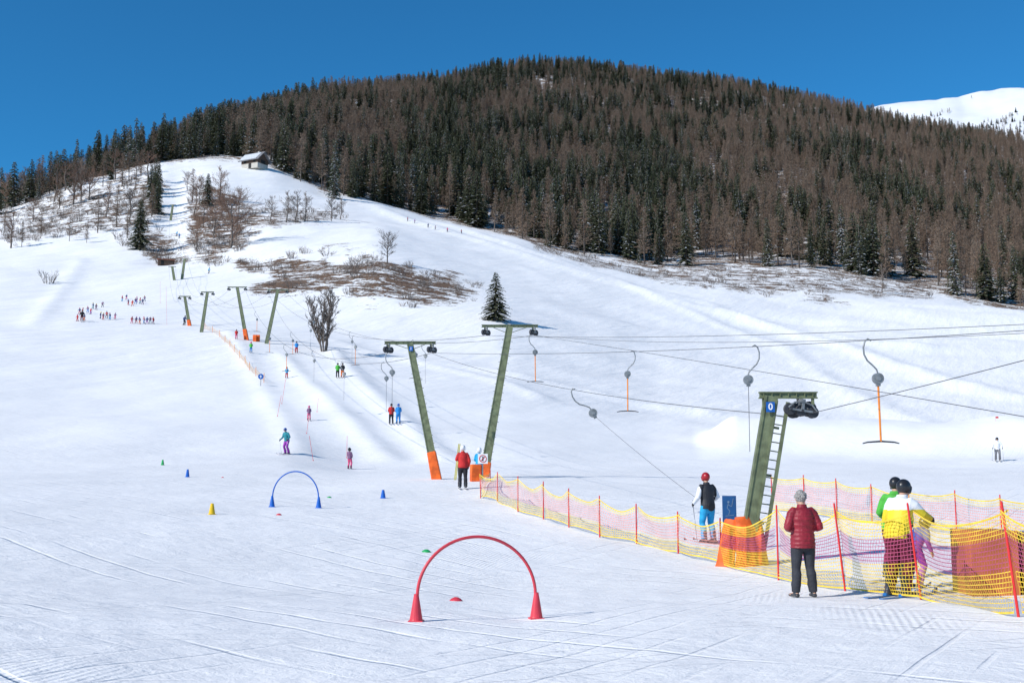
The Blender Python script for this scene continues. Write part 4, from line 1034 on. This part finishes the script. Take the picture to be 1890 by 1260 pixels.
# ------------------------------------------------------------------ slalom arches
def arch(pl,pr,H,colm,label,rt=.020):
    p0=hit(*pl);p1=hit(*pr);c=(p0+p1)/2;v=p1-p0;w=v.length/2;ux=v.normalized()
    root=obj('slalom_arch',None,p0,label=label,cat='slalom gate')
    m_=MB();z0=.30
    pts=[c-p0-ux*w*.985*math.cos(a)+Vector((0,0,z0+(H-z0)*math.sin(a))) for a in np.linspace(0,math.pi,33)]
    pts=[Vector((0,0,z0-.1))]+pts+[v+Vector((0,0,z0-.1))]
    m_.tube(pts,rt,10,rnd_=True);obj('hoop',m_.mesh('hoop',[colm],True),parent=root)
    for q in(Vector((0,0,0)),v):
        k=MB();k.tube([(0,0,-.01),(0,0,.015)],[(.13,.13),(.125,.125)],4,side=(.707,.707,0));k.tube([(0,0,.012),(0,0,.03),(0,0,.31),(0,0,.33)],[.085,.08,.032,.030],18);obj('cone',k.mesh('cone',[colm],False),q,root,rot=(0,0,rnd.uniform(-.2,.2)))
    return root
REDC=mat('red_plastic',(.66,.05,.07),.4,.08,8);BLUC=mat('blue_plastic',(.01,.12,.50),.4,.08,8);YELC=mat('yellow_plastic',(.80,.50,.01),.4,.08,8);GRNC=mat('green_plastic',(.02,.38,.10),.4,.08,8)
arch((768,1146),(990,1141),1.03,REDC,'red plastic slalom arch standing in two red cones')
arch((502,935),(588,937),1.06,BLUC,'blue plastic slalom arch standing in two blue cones')
def cone(px,py,c,lab,h=.30):
    k=MB();k.tube([(0,0,-.01),(0,0,.015)],[(.13,.13),(.125,.125)],4,side=(.707,.707,0));k.tube([(0,0,.012),(0,0,.04),(0,0,h-.03),(0,0,h)],[.09,.085,.045,.04],16)
    obj('marker_cone',k.mesh('mc',[c]),hit(px,py),label=lab,cat='cone',group='marker cones on the practice slope',rot=(0,0,rnd.uniform(0,1)),scale=1.0)
cone(391,949,YELC,'yellow plastic marker cone on snow');cone(346,880,BLUC,'blue plastic marker cone on snow',.34);cone(707,919,BLUC,'blue plastic marker cone on snow',.28);cone(300,858,GRNC,'green plastic marker cone on snow')
def disc(px,py,c,lab,s=1.0):
    k=MB();k.tube([(0,0,-.005),(0,0,.01),(0,0,.035),(0,0,.055)],[.105,.10,.07,.03],18);obj('marker_disc',k.mesh('md',[c],False),hit(px,py),label=lab,cat='marker disc',group='flat marker discs on the snow',rot=(0,W(4),0),scale=s)
disc(842,1108,REDC,'flat red plastic marker disc on snow');disc(515,950,REDC,'flat red plastic marker disc on snow',.8);disc(787,1018,GRNC,'flat green plastic marker disc on snow');disc(608,918,GRNC,'flat green plastic marker disc on snow',.8);disc(411,881,REDC,'flat red plastic marker disc on snow',.6)

# ------------------------------------------------------------------ safety net fences
NY=mat('yellow_net',(.84,.58,.05),.6,.15,4);NP=mat('magenta_net',(.46,.08,.17),.6,.15,4);NPP=mat('pale_pink_net',(.76,.30,.24),.6,.15,4);POLE=mat('red_pole',(.68,.03,.03),.4,.08,6)
def fence(poles,bands,label,cell=.065,sw=.0075,sagf=.22):
    root=obj('safety_fence',None,hit(poles[0][0],poles[0][1]),label=label,cat='safety fence')
    O=root.location;PB=[]
    for q in poles:
        b_=hit(q[0],q[1]);r=rng_of(b_);h=(q[1]-q[2])*r/F;lx=(q[3] if len(q)>3 else 0)*r/F
        top=b_+Vector((lx,0,h));PB.append((b_,top,h))
        m_=MB();m_.tube([b_-O-Vector((0,0,.15)),b_-O,top-O],[.017,.017,.015],8,rnd_=True);obj('pole',m_.mesh('pole',[POLE],True),parent=root)
    mbs=[MB() for _ in bands]
    for (b0,t0_,h0),(b1,t1_,h1) in zip(PB[:-1],PB[1:]):
        L=(b1-b0).length;nx=max(4,int(L/cell));hN=min(1.15,.9*(h0+h1)/2);ny=max(6,int(hN/cell))
        ph=rnd.uniform(0,6.28);ux=(b1-b0).normalized();nrm=Vector((-ux.y,ux.x,0))
        s0=rnd.uniform(.7,1.2);bl=rnd.uniform(-.12,.12)
        ha,hb=min(h0*.93,1.22),min(h1*.93,1.22)
        def pt(u,v):
            base=b0.lerp(b1,u);gz=ground(base.x,base.y);tl=(t0_-b0).lerp(t1_-b1,u);tl=Vector((tl.x,tl.y,0))
            topz=(b0.z+ha)*(1-u)+(b1.z+hb)*u-sagf*hN*s0*4*u*(1-u)
            botz=gz+.05+.08*hN*(4*u*(1-u))*math.sin(ph)
            z=botz+(topz-botz)*v
            return Vector((base.x,base.y,0))+tl*v*.85+Vector((0,0,z))+nrm*(.05*math.sin(6*u+ph+3*v)+bl*4*u*(1-u)*math.sin(3.14*v))-O
        G=[[pt(i/nx+.004*math.sin(j*1.7+i),j/ny) for j in range(ny+1)] for i in range(nx+1)]
        def band(v):
            for k,(a,b_,_) in enumerate(bands):
                if a<=v<b_+1e-6: return k
            return len(bands)-1
        for i in range(nx+1):
            for j in range(ny):
                p,q_=G[i][j],G[i][j+1];k=band((j+.5)/ny);w=ux*sw/2
                mbs[k].add([p-w,p+w,q_+w,q_-w],[(0,1,2,3)])
        for j in range(ny+1):
            edge=j in(0,ny);wz=Vector((0,0,sw/2*(2.6 if edge else 1)))
            for i in range(nx):
                p,q_=G[i][j]+nrm*.003,G[i+1][j]+nrm*.003;k=band(min(.999,(j+.01)/ny))
                mbs[k].add([p-wz,q_-wz,q_+wz,p+wz],[(0,1,2,3)])
    for k,(a,b_,m_) in enumerate(bands):
        obj('net',mbs[k].mesh('net',[m_]),parent=root)
    return root
fence([(905,888,868),(887,919,872),(918,925,872),(956,944,880),(1003,958,890),(1050,973,903),(1107,991,917),(1175,1003,932),(1252,1021,947),(1331,1043,960)],[(0,.32,NY),(.32,.86,NPP),(.86,1,NY)],'sagging pink and yellow safety net on slim red poles',.07,.011,.22)
fence([(1331,1043,960),(1437,1070,940),(1560,1090,940,-14),(1700,1106,944,-16),(1880,1138,950,-18),(2050,1175,935,-16)],[(0,.42,NY),(.42,.76,NP),(.76,1,NY)],'magenta and yellow safety net hung between leaning red poles',.055,.0098,.20)
fence([(1425,942,878),(1485,949,880),(1545,957,887),(1610,965,898),(1680,975,908),(1766,986,912),(1850,1000,922),(1960,1020,930)],[(0,.25,NY),(.25,.84,NPP),(.84,1,NY)],'pink safety net with yellow edge behind the lift queue',.07,.011,.10)
TAPE=mat('orange_tape',(.78,.44,.14),.6,.2,2)
tp=[(378,608),(392,614),(405,622),(415,632),(424,640),(432,650),(442,661),(452,672),(460,684),(472,694),(487,706)]
o0=hit(*tp[0]);tf=obj('rope_fence',None,o0,label='low pale orange netting fence along the tow track',cat='fence')
WP=[hit(*p) for p in tp];nm_=MB()
for p in WP:
    k=MB();k.tube([p-o0,p-o0+Vector((0,0,1.0))],.025,6);obj('post',k.mesh('post',[ORR]),parent=tf)
for a_,b__ in zip(WP[:-1],WP[1:]):
    sgv=rnd.uniform(.06,.3)
    for j in range(3):
        z=Vector((0,0,.30+.24*j));sg_=Vector((rnd.uniform(-.1,.1),0,-sgv))
        nm_.tube([a_-o0+z,a_.lerp(b__,.25)-o0+z+sg_*.75,a_.lerp(b__,.5)-o0+z+sg_,a_.lerp(b__,.75)-o0+z+sg_*.75,b__-o0+z],.013,4)
    for i in range(14):
        u=i/14;p=a_.lerp(b__,u)-o0;d_=-sgv*4*u*(1-u);nm_.tube([p+Vector((0,0,.28+d_)),p+Vector((0,0,.80+d_))],.006,4)
obj('net',nm_.mesh('net',[TAPE]),parent=tf)
for (a_,b__,t_,d_) in((512,768,730,6),(566,800,770,3),(578,850,805,-8),(520,745,700,6),(585,760,735,2),(640,845,805,0),(308,599,530,-4),(296,560,520,-2)):
    p=hit(a_,b__);r=rng_of(p);k=MB();k.tube([(0,0,0),(d_*r/F,0,(b__-t_)*r/F)],.012,6,rnd_=True);k.tube([(0,0,0),(0,0,.06)],[.04,.03],8)
    obj('piste_pole',k.mesh('pp',[POLE]),p,label='thin red piste marking pole in snow',cat='marker pole',group='piste marking poles')
# ------------------------------------------------------------------ board / shed at right
RUST=mat('orange_brown_board',(.50,.135,.04),.6,.2,2,.2);BRN=mat('brown_board',(.22,.09,.045),.7,.25,3,.3)
bd=obj('wooden_ramp_box',None,hit(1838,1098),label='orange brown wooden panel box behind safety net',cat='wooden box',rot=(0,0,W(-4)))
m_=MB();m_.box((-.02,.35,.45),(.68,.9,.94));o=obj('panel',m_.mesh('pan',[RUST]),parent=bd);bevel(o,.01)
m_=MB()
for i in range(4): m_.box((.88,.36,.09+.225*i),(1.0,.9,.215))
o=obj('planks',m_.mesh('pl',[BRN]),parent=bd);bevel(o,.01)
fl=obj('piste_flag',None,hit(1838,778),label='small red and white flag marker on piste',cat='flag',scale=.4)
k=MB();k.tube([(0,0,0),(0,0,1.1)],.02,6);obj('pole',k.mesh('fp',[POLE]),parent=fl)
k=MB();k.box((.3,0,.9),(.6,.02,.35));obj('banner',k.mesh('fb',[REDP]),parent=fl)
# ------------------------------------------------------------------ camera, light
cam=bpy.data.cameras.new('camera');cam.lens=40;cam.sensor_width=36;cam.clip_end=30000;cam.clip_start=.1
co_=bpy.data.objects.new('camera',cam);COL.objects.link(co_);co_.location=(0,0,EYE);co_.rotation_euler=(math.pi/2+PIT,0,0);scene.camera=co_
el=W(34);sx,sy=-.82,-.56;n_=math.hypot(sx,sy);sv=Vector((sx/n_*math.cos(el),sy/n_*math.cos(el),math.sin(el)))
sl=bpy.data.lights.new('sun','SUN');sl.energy=4.4;sl.angle=W(.5);sl.color=(1,.96,.90)
so=bpy.data.objects.new('sun',sl);COL.objects.link(so);so.rotation_euler=sv.to_track_quat('Z','Y').to_euler();so.location=(0,0,50)
w=bpy.data.worlds.new('World');scene.world=w;w.use_nodes=True;N=w.node_tree.nodes;L=w.node_tree.links
bg=N['Background'];sk=N.new('ShaderNodeTexSky');sk.sky_type='NISHITA';sk.sun_disc=False;sk.sun_elevation=el;sk.sun_rotation=math.atan2(sx,sy)%(2*math.pi)
sk.altitude=2500;sk.air_density=1.0;sk.dust_density=.0;sk.ozone_density=3.0
mu=N.new('ShaderNodeMix');mu.data_type='RGBA';mu.blend_type='MULTIPLY';mu.inputs[0].default_value=1.0;mu.inputs[7].default_value=(.20,.80,1.06,1)
L.new(sk.outputs[0],mu.inputs[6]);L.new(mu.outputs[2],bg.inputs['Color']);bg.inputs['Strength'].default_value=.14
scene.view_settings.view_transform='Standard';scene.view_settings.look='None';scene.view_settings.exposure=0
print('done',time.time()-T0)
